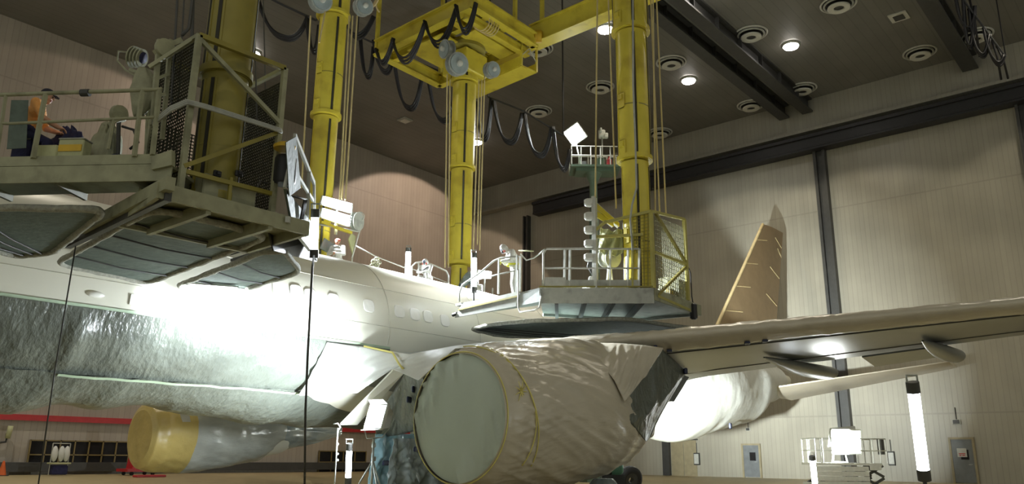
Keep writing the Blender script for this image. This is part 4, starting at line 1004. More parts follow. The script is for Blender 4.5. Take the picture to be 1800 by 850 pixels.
# festooned cables
def festoon(label, track, loops, d, r=.06):
    p0 = at(*track[0], d); o = thing('festoon_cable', p0, label, 'cable', 'festooned cables')
    MB().tube([at(px, py, d) for px, py in track], .05, 8).build('track', MT['black'], o)
    for (ax_, ay, bx_, by, sg) in loops:
        lp = MB()
        for j in range(3):
            pts = []
            for i in range(17):
                t = i/16; s = 1-abs(2*t-1)**2.6; pts.append(at(ax_+(bx_-ax_)*t+j*1.6, ay+(by-ay)*t+(sg+j*4)*s, d+.08*j))
            lp.tube(pts, r, 8)
        lp.build('cable_loop', MT['cable'], o, True)
    q = at(*track[0], d); MB().bar(q, (q.x, q.y, H-.02), .06).build('track_hanger', MT['black'], o); q = at(*track[-1], d); MB().bar(q, (q.x, q.y, H-.02), .06).build('track_hanger', MT['black'], o)
festoon('black cables looping between centre mast and the carriage left end', [(628, 62), (690, 92), (780, 128)], [(690, 95, 742, 120, 78), (749, 120, 800, 150, 72), (632, 68, 655, 82, 55), (655, 70, 690, 96, 38)], 43)
festoon('black cables looping right of the centre mast toward the flood lamp', [(858, 170), (920, 195), (990, 238)], [(866, 176, 916, 198, 58), (920, 198, 968, 222, 58), (970, 222, 1000, 262, 48), (838, 178, 862, 172, 65)], 42)
festoon('black cables looping at the top between the two left masts', [(440, -20), (500, 10), (556, 36)], [(452, 0, 540, 28, 48), (538, 28, 560, 44, 50)], 33)
festoon('bundle of dark cables hanging near the far right ceiling corner', [(1672, -30), (1712, 25), (1768, 100)], [(1676, -20, 1712, 25, 40), (1702, 15, 1738, 60, 52), (1728, 48, 1764, 96, 30), (1690, -40, 1712, 10, 90)], 42)
b = MB()
for k, (a_, c_) in enumerate((((1740, 60), (1760, 140)), ((1752, 80), (1772, 138)), ((1700, -20), (1722, 100)))): b.tube([at(*a_, 44), at((a_[0]+c_[0])/2+3, (a_[1]+c_[1])/2, 44), at(*c_, 44.5)], .06, 8)
o = b.build('drop_cable', MT['cable'], None, True); tag(o, 'straight dark drop cables ending at the door track, far right', 'cable')
o = MB().tube([at(552, 449, 15.5), at(549, 470, 15.2), at(541, 620, 15), at(537, 720, 15), at(535, 880, 15)], .022, 6).build('power_cable', MT['dark'], None, True); tag(o, 'thin dark cable hanging in front of the fuselage to the floor', 'cable')
o = MB().tube([at(133, 432, 14), at(115, 540, 13.6), at(95, 660, 13.4), at(66, 860, 13.2)], .012, 6).build('pull_cord', MT['dark'], None, True); tag(o, 'hair-thin dark cord hanging below the near left platform', 'cord')
o = MB().tube([at(626, 432, 27), at(660, 450, 27), at(716, 472, 27.5)], .02, 6).build('air_hose', MT['greyl'], None, True); tag(o, 'thin pale hose strung above the fuselage toward the upright tube lamp', 'hose')
# ================================================================ LAMPS
def tube_lamp(p0, p1, label, power, r=.075, stand=None, group='upright tube lamps', m='tube'):
    """p0 lower end, p1 upper end"""
    p0, p1 = Vector(p0), Vector(p1); d = (p1-p0).normalized(); o = thing('tube_lamp', stand if stand is not None else p0, label, 'lamp', group)
    MB().tube([p0+d*.06, p1-d*.06], r, 16).build('lit_tube', MT[m], o, True, auto=40)
    for a, s in ((p0, 1), (p1, -1)):
        MB().tube([a-d*s*.1, a+d*s*.07], r*1.15, 16).build('end_cap', MT['dark'], o, True, auto=40)
    MB().tube([p1+d*.1+RT*.08, p1+d*.1+RT*.08+d*.1, p1+d*.1-RT*.08+d*.1, p1+d*.1-RT*.08], .018, 6).build('hook', MT['galv'], o)
    if stand is not None:
        s = Vector(stand); b = MB().tube([p0-d*.05, Vector((p0.x, p0.y, max(s.z+.06, p0.z-.25))), Vector((s.x, s.y, s.z+.05))], .03, 8); b.lathe([(.26, 0), (.26, .04), (.05, .08)], s, n=24); b.build('foot', MT['dark'], o, True, auto=40)
    for t in (.25, .75): point(o, p0+(p1-p0)*t, power/2, COOL, r*1.3)
    return o
D = 15.6
o = tube_lamp(at(552, 444, D), at(554, 376, D), 'upright lit tube hung on the right end of the near left platform', TUBE_W*.3)
o = tube_lamp(CY(716, 488), CY(718, 440), 'upright lit tube behind the fuselage beside the white railing', TUBE_W, .1, stand=(CY(716, 488).x, CY(716, 488).y, zC))
o = tube_lamp(RX(833, 508, -.4), RX(833, 450, -.4), 'upright lit tube standing on the left tip of the right platform', TUBE_W*.45, .085, stand=(RX(833, 508, -.4).x, RX(833, 508, -.4).y, zEd-.05))
q = at(612, 843, 19.5); o = tube_lamp(q, at(614, 786, 19.5), 'upright lit tube on the floor left of the tripod lamp', TUBE_W*.6, .07, stand=(q.x, q.y, 0))
q = at(1624, 832, 12.2); o = tube_lamp(q, at(1605, 682, 12.2), 'large upright lit tube in the foreground right, below the tailplane tip', TUBE_W*1.0, .085, stand=(q.x, q.y, 0))
q = at(1433, 852, 30); o = tube_lamp((q.x, q.y, max(q.z, .25)), at(1428, 805, 30), 'upright lit tube standing left of the scissor lift', TUBE_W*.6, .1, stand=(q.x, q.y, 0))

def tube_panel(par, c, n=4):
    """c: four corners (tl, tr, br, bl); lit tubes run from left to right"""
    tl, tr, br, bl = [Vector(p) for p in c]; nn = (tr-tl).cross(bl-tl).normalized()
    if nn.dot(CAM-tl) < 0: nn = -nn
    fr = MB().slab([p-nn*.08 for p in (tl, tr, br, bl)], .1).build('housing', MT['white_enamel'], par)
    for k in range(n):
        t = (k+.5)/n; a = tl+(bl-tl)*t; b2 = tr+(br-tr)*t; MB().tube([a+(b2-a)*.02, b2-(b2-a)*.02], (bl-tl).length/n*.4, 10).build('lit_tube', MT['panel'], par, True, auto=40)
    MB().bar(tl-nn*.03, bl-nn*.03, .06, .1).bar(tr-nn*.03, br-nn*.03, .06, .1).build('end_cap', MT['greyl'], par)
    return nn
tl = thing('fluorescent_floodlight', MY(592, 395), 'stack of two lit fluorescent panels above the fuselage left of centre', 'lamp panel')
n1 = tube_panel(tl, (MY(569, 344), MY(619, 357), MY(618, 374), MY(565, 358)))
n1 = tube_panel(tl, (MY(568, 365), MY(619, 379), MY(614, 398), MY(564, 381)))
MB().bar(MY(592, 350, 23.55), MY(590, 412, 23.55), .08, .08).build('bracket', MT['greyl'], tl)
area(tl, MY(592, 371, 23.1), (18.6, 20.0, 7.0), PANEL_W, COOL, 1.3, 1.0, 66)
tp = thing('fluorescent_floodlight', CY(850, 490, 23.2), 'lit panel beside the tube on the right platform tip, partly behind the railing', 'lamp panel')
tube_panel(tp, (CY(842, 474, 23.1), CY(863, 477, 23.1), CY(862, 489, 23.1), CY(839, 490, 23.1)), 3)
area(tp, CY(851, 480, 22.9), (20.6, 20.0, 7.0), PANEL_W*.35, COOL, .8, .5, 70)

# flood with hood: housing, lit glass, barn doors, yoke
def flood(par, c, ax, w, h, m='flood', doors=True, dp=.3, ref=None):
    c = Vector(c); ax = Vector(ax).normalized(); s = Vector(ref) if ref is not None else ax.cross(Vector((0, 0, 1)))
    s = (s-ax*s.dot(ax)).normalized(); u = s.cross(ax).normalized()
    def Q(x, y, z): return c+s*x+u*y+ax*z
    b = MB(); W2, H2 = w/2, h/2
    b.add([Q(-W2, -H2, 0), Q(W2, -H2, 0), Q(W2, H2, 0), Q(-W2, H2, 0), Q(-W2*.6, -H2*.6, -dp), Q(W2*.6, -H2*.6, -dp), Q(W2*.6, H2*.6, -dp), Q(-W2*.6, H2*.6, -dp)], [(4, 7, 6, 5), (0, 1, 5, 4), (1, 2, 6, 5), (2, 3, 7, 6), (3, 0, 4, 7)])
    hs = b.build('housing', MT['grey'], par)
    MB().slab([Q(-W2*.94, -H2*.94, -.02), Q(W2*.94, -H2*.94, -.02), Q(W2*.94, H2*.94, -.02), Q(-W2*.94, H2*.94, -.02)], .02).build('lit_glass', MT[m], par)
    f = MB()
    for a, b2 in (((-W2, -H2), (W2, -H2)), ((W2, -H2), (W2, H2)), ((W2, H2), (-W2, H2)), ((-W2, H2), (-W2, -H2))): f.bar(Q(*a, 0), Q(*b2, 0), .05, .06)
    f.build('bezel', MT['greyl'], par)
    if doors:
        for sg in (-1, 1): MB().slab([Q(-W2, sg*H2, .02), Q(W2, sg*H2, .02), Q(W2*.85, sg*(H2+.12*h), .25*h), Q(-W2*.85, sg*(H2+.12*h), .25*h)], .012).build('barn_door', MT['greyl'], par)
    return Q
# tripod lamp by the near engine
TD = 19.5
tb = at(657, 780, TD); T = thing('tripod_lamp', (tb.x, tb.y, 0), 'glaring rectangular lamp on a chrome tripod left of the near engine', 'lamp')
lc = at(662, 732, TD)
Q = flood(T, lc, (-.62*RT - .66*FW + Vector((0, 0, .42))), .68, .62, 'flood_blue')
MB().tube([at(640, 752, TD), at(645, 770, TD), at(672, 768, TD), at(684, 752, TD), at(685, 722, TD)], .016, 6).build('yoke', MT['galv'], T, True)
MB().tube([at(657, 770, TD), (tb.x, tb.y, .12)], .03, 10).build('column', MT['galv'], T, True)
for py in (782, 806): MB().lathe([(.05, -.05), (.06, 0), (.05, .06)], at(657, py, TD), n=14).build('clamp', MT['galv'], T, True, auto=40)
jz = at(657, 808, TD).z
for k in range(3):
    a = 2.3+k*2.094; e = Vector((tb.x+.62*math.cos(a), tb.y+.62*math.sin(a), .02)); MB().tube([Vector((tb.x, tb.y, jz)), e], .02, 8).build('leg', MT['galv'], T, True)
    MB().tube([Vector((tb.x, tb.y, jz*.45)), Vector((tb.x, tb.y, jz))*.45+e*.55], .012, 6).build('leg_brace', MT['galv'], T, True)
area(T, lc+(-.62*RT - .66*FW + Vector((0, 0, .42)))*.08, (12.2, 18.4, 3.2), BELLY_W, COOL, .5, .45)
# thin light stand to its left
sb = at(594, 760, 19.8); S = thing('light_stand', (sb.x, sb.y, 0), 'thin chrome stand with a clamp head left of the tripod lamp', 'stand')
MB().tube([(sb.x, sb.y, .02), at(594, 752, 19.8)], .018, 8).build('pole', MT['galv'], S, True)
MB().tube([at(586, 745, 19.8), at(594, 744, 19.8), at(598, 750, 19.8), at(594, 756, 19.8)], .02, 8).build('head', MT['galv'], S, True)
for py in (780, 797, 808): c = at(593, py, 19.8); MB().lathe([(.03, -.03), (.045, 0), (.03, .03)], c, n=10).build('clamp', MT['galv'], S, True)
b = MB()
for k in range(3): a = 1+k*2.094; b.tube([(sb.x, sb.y, .45), (sb.x+.35*math.cos(a), sb.y+.35*math.sin(a), .02)], .012, 6)
b.build('tripod_foot', MT['galv'], S)
# assumed lamp bank, added under the far edge of the near platform's right flap
fb = onZ(392, 506, FZ-.12); FB = thing('assumed_lamp_bank', fb, 'assumed lit lamp bank under the far edge of the near platform flaps, added to light the flank', 'lamp')
f0, f1 = onZ(330, 503, FZ-.14), onZ(412, 509, FZ-.14)
for k in range(2): MB().tube([f0+Vector((0, -.1*k, 0)), f1+Vector((0, -.1*k, 0))], .03, 10).build('lit_tube', MT['panel'], FB, True, auto=40)
MB().slab([f0+Vector((0, .06, .05)), f1+Vector((0, .06, .05)), f1+Vector((0, -.16, .05)), f0+Vector((0, -.16, .05))], .03).build('housing', MT['greyl'], FB)
fm = (f0+f1)/2
area(FB, fm+Vector((0, -.04, -.05)), fm+Vector((1.1, 1.6, -.15)), FLANK_W, COOL, (f1-f0).length, .2, 130)

# ================================================================ SCISSOR LIFT, BOOM PLATFORM
lb = at(1490, 800, 33); SL = thing('scissor_lift', (lb.x, lb.y, 0), 'pale scissor lift with guard rails carrying the glaring flood, lower right', 'scissor lift')
ux = RT.copy(); ux.z = 0; ux.normalize(); uy = FW.copy(); uy.z = 0; uy.normalize()
zS = at(1490, 813, 33).z
def SP(x, y, z): return Vector((lb.x, lb.y, 0))+ux*x+uy*y+Vector((0, 0, z))
def obox(par, x0, x1, y0, y1, z0, z1, m, nm):
    b = MB(); b.add([SP(x, y, z) for z in (z0, z1) for y in (y0, y1) for x in (x0, x1)], [(0, 2, 3, 1), (4, 5, 7, 6), (0, 1, 5, 4), (2, 6, 7, 3), (0, 4, 6, 2), (1, 3, 7, 5)]); return b.build(nm, MT[m], par)
x0, x1 = (1432-1490)/1400*33, (1525-1490)/1400*33; x2 = (1562-1490)/1400*33
obox(SL, x0, x2-.3, 0, 1.6, zS-.1, zS, 'greyl', 'deck')
for k in range(5): obox(SL, x0, x1, .0, .1, zS-.12-.2*(k+1), zS-.14-.2*k, 'greyl' if k < 4 else 'grey', 'base_panel')
obox(SL, x0, x1, .1, 1.6, .1, .34, 'grey', 'chassis')
b = MB()
for s_ in (.25, 1.45):
    for k in range(2): b.bar(SP(x1-.1, s_, zS-.5*k-.1), SP(x1+.7, s_, zS-.5*k-.55), .07, .1).bar(SP(x1+.7, s_, zS-.5*k-.1), SP(x1-.1, s_, zS-.5*k-.55), .07, .1)
b.build('scissor_arm', MT['dark'], SL)
for xx in (x0+.3, x1-.2):
    for yy in (.15, 1.45): MB().lathe([(.06, -.1), (.2, -.1), (.22, 0), (.2, .1), (.06, .1)], SP(xx, yy, .22), uy, 20).build('wheel', MT['tyre'], SL, True, auto=40)
obox(SL, x1+.05, x2-.35, -.02, .02, zS-.28, zS-.02, 'greyl', 'sign_plate')
b = MB()
for z in (.5, .98):
    for y in (.05, 1.55): b.tube([SP(x0+.05, y, zS+z), SP(x2-.05, y, zS+z)], .022, 6)
    b.tube([SP(x0+.05, .05, zS+z), SP(x0+.05, 1.55, zS+z)], .022, 6).tube([SP(x2-.05, .05, zS+z), SP(x2-.05, 1.55, zS+z)], .022, 6)
b.build('guard_rail', MT['greyl'], SL, True)
for xx in (x0+.05, x0+.28, x0+.36, x1+.25, x1+.55, x2-.05):
    for yy in (.05, 1.55): MB().bar(SP(xx, yy, zS), SP(xx, yy, zS+.98), .04).build('rail_post', MT['greyl'], SL)
obox(SL, x2-.12, x2, .3, .7, zS+.35, zS+.98, 'dark', 'control_box')
fl = thing('flood_lamp', SP(-.05, .8, zS), 'square glaring flood lamp standing on the scissor lift deck', 'lamp')
fc = at(1488, 776, 33.6)
faim = Vector((36, 19, 3.6))
Q = flood(fl, fc, -FW-RT*.15, 1.15, 1.0, 'flood', False, .25)
MB().bar(SP(-.35, .8, zS), SP(-.25, .75, fc.z-.4), .06).bar(SP(.3, .8, zS), SP(.2, .75, fc.z-.4), .06).bar(SP(-.35, .8, zS+.03), SP(.3, .8, zS+.03), .06).build('stand', MT['greyl'], fl)
MB().slab([at(1458, 752, 33.9), at(1503, 748, 33.9), at(1506, 770, 33.7), at(1455, 785, 33.7)], .03).build('reflector', MT['white_enamel'], fl)
area(fl, fc-FW*.25-RT*.1, faim, LIFT_W, (.93, 1, .96), .9, .8)

# second flood, assumed: added unseen behind the near engine, aimed at the rear fuselage
bb = Vector((22.6, 15.4, 0)); F2 = thing('assumed_work_flood', bb, 'assumed floor flood hidden behind the near engine, added to light the rear fuselage', 'lamp')
Q = flood(F2, bb+Vector((0, 0, 1.2)), (.75, .55, .25), .6, .5, 'flood', True)
MB().tube([bb+Vector((0, 0, .02)), bb+Vector((0, 0, 1.1))], .04, 10).lathe([(.35, 0), (.35, .05), (.05, .1)], bb, n=24).build('stand', MT['galv'], F2, True, auto=40)
area(F2, bb+Vector((.1, .08, 1.24)), (38, 19.0, 4.2), LIFT_W*.9, (.93, 1, .98), .55, .45, 46)

bl_ = at(1043, 330, 46); BP = thing('boom_platform', (bl_.x, bl_.y, 0), 'green basket platform on a tall green column behind the right mast', 'boom platform')
def BD(px, py, d=0): return onP(px, py, bl_+FW*d, Vector((FW.x, FW.y, 0)))
zB = BD(1043, 297).z
def BPt(x, y, z): return Vector((bl_.x, bl_.y, z))+ux*x+uy*y
def bbox_(x0, x1, y0, y1, z0, z1, m, nm):
    b = MB(); b.add([BPt(x, y, z) for z in (z0, z1) for y in (y0, y1) for x in (x0, x1)], [(0, 2, 3, 1), (4, 5, 7, 6), (0, 1, 5, 4), (2, 6, 7, 3), (0, 4, 6, 2), (1, 3, 7, 5)]); return b.build(nm, MT[m], BP)
xw0, xw1 = BD(1002, 297), BD(1088, 297); hx0 = (xw0-bl_).dot(ux); hx1 = (xw1-bl_).dot(ux)
bbox_(hx0, hx1, -.8, .9, zB-.12, zB, 'green', 'deck'); bbox_(hx0+.3, hx1-.3, -.5, .6, zB-.3, zB-.1, 'green', 'deck_frame')
MB().lathe([(.28, 0), (.28, zB-3), (.22, zB-2.9), (.22, zB-.9), (.5, zB-.3)], (bl_.x, bl_.y, 0), n=24).build('column', MT['green'], BP, True, auto=40)
MB().lathe([(1.0, 0), (1.0, .3), (.4, .5)], (bl_.x, bl_.y, 0), n=8).build('base', MT['green'], BP)
b = MB()
for z in (.55, 1.1):
    for y in (-.78, .88): b.tube([BPt(hx0+.02, y, zB+z), BPt(hx1-.02, y, zB+z)], .028, 6)
b.build('guard_rail', MT['greyl'], BP)
for k in range(6):
    x = hx0+.03+(hx1-hx0-.06)*k/5
    for y in (-.78, .88): MB().bar(BPt(x, y, zB), BPt(x, y, zB+1.1), .05).build('rail_post', MT['greyl'], BP)
MB().box(BPt(.5, .2, zB+.35), (.5, .4, .7), .5, .04).build('tool_locker', MT['green'], BP)
MB().box(BPt(-.5, .3, zB+.25), (.6, .4, .5), .5, .04).build('tool_locker', MT['dark'], BP)
rc_ = BPt(.92, -.2, zB); o = thing('red_canister', rc_, 'small red canister on the green basket deck beside the right mast', 'canister')
MB().lathe([(.14, 0), (.15, .03), (.15, .5), (.06, .6), (.05, .7)], rc_, n=20).build('body', MT['red'], o, True, auto=40); MB().bar(rc_+Vector((-.08, 0, .68)), rc_+Vector((.12, 0, .74)), .04).build('handle', MT['black'], o)
hf = thing('flood_lamp', BPt(-.75, -.3, zB), 'blazing square flood lamp on the left corner of the green basket', 'lamp')
hc = BD(1011, 236, -.6)
Q = flood(hf, hc, (-FW*.93 + Vector((0, 0, -.28)) - RT*.1), 1.0, 1.0, 'flood', False, .3, RT*.8+UP*.6)
MB().tube([BPt(-.75, -.5, zB), hc+uy*.3], .04, 8).build('stand', MT['greyl'], hf, True)
area(hf, hc-uy*.3, (20, 20, 6), HIGH_W, (.93, 1, .98), .9, .9)
hw = thing('unlit_floodlight', BPt(.4, 0, zB), 'white boxy unlit lamp head on a post beside the blazing flood', 'lamp')
c = BD(1058, 236)
b = MB().box(c, (.5, .4, .42), .6, .05); b.build('housing', MT['white_enamel'], hw); MB().box(c+ux*-.1-uy*.3+Vector((0, 0, .12)), (.34, .12, .26), .7, .03).build('lens_box', MT['greyl'], hw)
MB().box(c+ux*.22-uy*.28-Vector((0, 0, .2)), (.26, .2, .3), .7, .03).build('ballast', MT['white_enamel'], hw)
MB().tube([c-Vector((0, 0, .2)), Vector((c.x, c.y, zB))], .04, 8).build('post', MT['greyl'], hw, True)

# ================================================================ LOOSE GEAR
rr0 = onY(248, 838, 47); RS_ = thing('red_stand', (rr0.x, rr0.y, 0), 'red wedge-shaped service stand on the floor below the far engine nose', 'stand')
xa_, xb_ = onY(222, 800, 47).x, onY(268, 800, 47).x; zt_ = onY(231, 758, 47).z
MB().add([(xa_+.25, 46.6, .35), (xb_+.1, 46.6, .35), (xb_-.3, 46.6, .8), (xa_+.75, 46.6, zt_), (xa_+.5, 46.6, zt_), (xa_+.25, 47.4, .35), (xb_+.1, 47.4, .35), (xb_-.3, 47.4, .8), (xa_+.75, 47.4, zt_), (xa_+.5, 47.4, zt_)], [(0, 1, 2, 3, 4), (9, 8, 7, 6, 5), (0, 5, 6, 1), (1, 6, 7, 2), (2, 7, 8, 3), (3, 8, 9, 4), (4, 9, 5, 0)]).build('side_frame', MT['red'], RS_)
MB().box(((xa_+xb_)/2, 47, .28), (xb_-xa_+.3, 1.4, .16)).build('base', MT['red'], RS_)
for xx in (xa_+.2, xb_-.1):
    for yy in (46.5, 47.5): MB().lathe([(.04, -.05), (.1, -.05), (.1, .05), (.04, .05)], (xx, yy, .1), (0, 1, 0), 14).build('caster', MT['tyre'], RS_, True, auto=40)
q = onY(250, 834, 43); o = MB().box((q.x+.4, 43, .06), (1.6, .5, .12), 0, .03).build('red_pad', MT['red']); tag(o, 'flat red floor pad in front of the red stand', 'pad')
q = onY(104, 812, 48); WC = thing('bag_cart', (q.x, 48, 0), 'small cart with hanging white bags in front of the dark window, far left', 'cart')
MB().box((q.x, 48, q.z-.05), (1.0, .7, .08), 0, .02).build('shelf', MT['tarp'], WC); MB().box((q.x, 48, q.z-.4), (.8, .6, .5), 0, .05).build('bin', MT['navy'], WC)
for sx in (-.45, .45):
    MB().tube([(q.x+sx, 48, .05), (q.x+sx, 48, q.z+1.0)], .03, 6).build('upright', MT['grey'], WC)
for k, sx in enumerate((-.3, .05, .32)): MB().ball((q.x+sx, 48, q.z+.45), (.17, .15, .42), 14, 10).build('bag', MT['film_white'], WC, True)
MB().tube([(q.x-.45, 48, q.z+1.0), (q.x+.45, 48, q.z+1.0)], .03, 6).build('top_rail', MT['grey'], WC)
q = onY(17, 762, YB-.3); o = thing('wall_hose_bracket', (q.x, YB, q.z), 'dark pipe bracket with a dusty hose on the back wall at far left', 'bracket')
MB().tube([onY(-8, 778, YB-.2), onY(10, 776, YB-.2), onY(14, 762, YB-.2), (onY(14, 762, YB-.2).x, YB-.01, onY(14, 762, YB-.2).z)], .06, 8).build('pipe', MT['dark'], o, True); MB().tube([onY(13, 770, YB-.4), onY(17, 757, YB-.4), onY(19, 748, YB-.4)], .14, 8).build('hose', MT['tarp'], o, True)
q = onY(5, 822, 48.5); o = thing('safety_cone', (q.x, 48.5, 0), 'small orange cone on the floor by the back wall, far left edge', 'cone')
MB().lathe([(.2, .04), (.05, .75), (.03, .76)], (q.x, 48.5, 0), n=20).build('cone', mat('cone_orange', (206, 96, 40), .5), o, True, auto=40); MB().box((q.x, 48.5, .02), (.5, .5, .04)).build('foot', MT['black'], o)
# equipment on the near left platform
def LB(px, py, off=.55): return LE(px, py, off)
p = LB(120, 262, .6); p.z = zdk
def heap(c, rx, ry, rz, sd, nm, m, ang=0):
    R = Matrix.Rotation(ang, 3, 'Z')
    def fn(u, v):
        a = 2*math.pi*u; b_ = v*math.pi/2; k = 1+.28*noise.noise(Vector((math.cos(a)*2.2, math.sin(a)*2.2, v*3+sd)))+.1*noise.noise(Vector((math.cos(a)*6, math.sin(a)*6, v*6+sd)))
        return c+R @ Vector((rx*math.cos(b_)*math.cos(a)*k, ry*math.cos(b_)*math.sin(a)*k, rz*math.sin(b_)*k))
    b = MB().grid(fn, 48, 16, True); b.f.append(list(reversed(range(48)))); b.mi.append(0); return b.build(nm, MT[m], None, True)
angL = math.atan2(dirx.y, dirx.x)
h1 = heap(LB(118, 262, .8)*1 , .46, .3, (LB(118, 216, .8).z-zdk)*.82, 2, 'cloth_heap', 'navy', angL); c = LB(118, 262, .8); h1.location.z += zdk-c.z; tag(h1, 'heap of dark navy cloth on the near left platform beside the man', 'cloth')
c = LB(185, 262, .75); h2 = heap(Vector((c.x, c.y, zdk)), .3, .25, LB(185, 222, .75).z-zdk, 6, 'sack', 'sack', angL); tag(h2, 'dusty grey sack slumped right of the navy cloth heap', 'sack')
c = LB(132, 258, .2); hb = LB(132, 249, .2).z-zdk; o = thing('tool_box', (c.x, c.y, zdk), 'pale box with a yellow front standing before the navy cloth heap', 'box')
b = MB().box((c.x, c.y, zdk+hb/2), (.42, .22, hb), angL, .015); b.build('body', MT['tarp'], o); MB().box(Vector((c.x, c.y, zdk+hb-.15))-nrm*.115, (.38, .02, .11), angL).build('front', MT['box_yellow'], o)
MB().box((c.x, c.y, zdk+hb+.012), (.44, .24, .025), angL, .01).build('lid', MT['grey'], o)
c = LB(88, 262, .2); hb = LB(88, 258, .2).z-zdk; o = MB().box((c.x, c.y, zdk+hb/2), (.38, .2, hb), angL, .02).build('low_crate', MT['tarp']); tag(o, 'low pale crate left of the yellow-fronted box', 'crate')
c = LB(32, 262, .5); o = thing('small_stool', (c.x, c.y, zdk), 'small pale stool with dark seat beside the man at far left', 'stool')
MB().box((c.x, c.y, zdk+.2), (.36, .26, .1), angL, .03).build('seat', MT['navy'], o); 
for sx in (-.13, .13):
    for sy in (-.09, .09): v = dirx*sx+nrm*sy; MB().bar((c.x+v.x, c.y+v.y, zdk), (c.x+v.x, c.y+v.y, zdk+.16), .03).build('leg', MT['greyl'], o)
c = LB(212, 245, .5); o = thing('paint_pump', (c.x, c.y, zdk), 'dark paint pump with a round drum and hoses under the railing', 'pump')
MB().lathe([(.14, 0), (.16, .05), (.16, .3), (.1, .36)], (c.x, c.y, zdk), n=20).build('drum', MT['navy'], o, True, auto=40); MB().lathe([(.02, -.08), (.13, -.07), (.15, 0), (.13, .07), (.02, .08)], LB(209, 200, .5), dirx*.8+nrm*.6, 22).build('gauge_wheel', MT['oliveg'], o, True, auto=40)
MB().tube([(c.x, c.y, zdk+.3), LB(209, 205, .5)], .035, 8).build('pump_column', MT['dark'], o); MB().tube([LB(215, 222, .45), LB(235, 228, .4), LB(243, 250, .35), LB(228, 262, .35)], .022, 8).build('hose', MT['black'], o, True); MB().tube([LB(193, 262, .4), LB(200, 215, .4), LB(222, 208, .45)], .025, 8).build('frame', MT['oliveg'], o, True)
c = LB(218, 205, .9); o = thing('spool_stand', (LB(252, 262, .9).x, LB(252, 262, .9).y, zdk), 'ribbed air hose spool high on the near left platform', 'spool')
hc2 = LB(234, 100, .9)
for k in range(4): MB().lathe([(.1, -.012), (.19-.01*k, -.012), (.19-.01*k, .012), (.1, .012)], hc2+dirx*-.055*k+Vector((0, 0, -.01*k)), dirx*.9+Vector((0, 0, .25)), 24).build('flange', MT['sack'], o, True, auto=40)
MB().lathe([(.1, -.1), (.1, .16)], hc2-dirx*.1, dirx*.9+Vector((0, 0, .25)), 18).build('core', MT['navy'], o, True)
MB().bar(LB(228, 122, .9), LB(243, 128, .9), .05).bar(LB(243, 128, .9), LB(262, 165, .9), .06).bar(LB(262, 165, .9), LB(258, 262, .9), .06).build('support', MT['oliveg'], o)
MB().tube([LB(226, 92, .9), LB(208, 90, .9), LB(206, 106, .9), LB(222, 124, .9), LB(240, 134, .9), LB(246, 180, .9)], .016, 6).build('hose', MT['sack'], o, True)
def bag(u, v):
    c = LB(252-10*v+6*math.sin(v*3), 120+85*v, .75); a = 2*math.pi*u; r = .05+.17*math.sin(math.pi*min(1, v*.9+.06))**.9; k = 1+.2*noise.noise(Vector((math.cos(a)*2, math.sin(a)*2, v*5)))
    return c+dirx*(-r*k*math.cos(a))+nrm*(r*.7*k*math.sin(a))
b = MB().grid(bag, 36, 24, True); n = len(b.v); b.f += [list(range(36)), list(range(n-36, n))]; b.mi += [0, 0]; o = b.build('hanging_bag', MT['sack'], None, True); tag(o, 'long dusty cloth bag hanging beside the cage of the near left platform', 'bag')
# equipment on the right platform
c = RF(1071, 453, -.9); o = thing('hose_reel', (c.x, c.y, zRd), 'pale hose reel behind the railing of the right platform', 'hose reel')
MB().lathe([(.1, -.2), (.3, -.2), (.3, -.16), (.2, -.15), (.2, .15), (.3, .16), (.3, .2), (.1, .2)], c, RT*.5-FW*.8, 28).build('drum', MT['grey'], o, True, auto=40)
MB().lathe([(.21, -.13), (.25, -.1), (.24, 0), (.25, .1), (.21, .13)], c, RT*.5-FW*.8, 24).build('hose', MT['sack'], o, True)
MB().bar((c.x-.2, c.y, zRd), (c.x, c.y, c.z), .05).bar((c.x+.2, c.y, zRd), (c.x, c.y, c.z), .05).build('stand', MT['greyl'], o)
def tarp(u, v):
    c = RF(1056+44*u-6*v*(1-u)+2*v, 398+44*v+7*math.sin(u*3.1), -.55); w = .10*math.sin(u*16+v*4)+.08*fold(Vector((u*4, v*4, 2)), 1); return c-nR*w
o = solid(MB().grid(tarp, 50, 30).build('draped_tarp', MT['tarp'], None, True), .012); tag(o, 'pale tarp draped over the cage above the hose reel', 'tarp')
for (px, py, nm, lb_, m, r, h) in ((968, 503, 'basin', 'low white basin on the right platform deck near its railing end', 'white_enamel', .2, .13), (1000, 505, 'small_cup', 'tiny white cup on the right platform beside the railing post', 'white_enamel', .06, .08)):
    c = RF(px, py, -.3); c.z = zRd; o = thing(nm, c, lb_, nm.split('_')[-1]); MB().lathe([(r*.75, 0), (r, h), (r*.93, h), (r*.7, .02)], c, n=24, cap=False).build('bowl', MT[m], o, True, auto=40); MB().lathe([(r*.75, 0), (r*.75, .02)], c, n=24).build('bottom', MT[m], o)
c = RF(1028, 506, -.3); c.z = zRd; o = thing('hand_lamp', c, 'small bright bluish lamp standing on the right platform deck', 'lamp'); MB().lathe([(.05, 0), (.07, .02), (.07, .16), (.05, .18)], c, n=18).build('lit_glass', MT['small'], o, True, auto=40); MB().lathe([(.05, .181), (.03, .24)], c, n=14).build('cap', MT['black'], o, True); MB().tube([c+Vector((.04*math.cos(a), 0, .24+.05*math.sin(a))) for a in [k*math.pi/8 for k in range(9)]], .008, 6).build('handle', MT['black'], o)
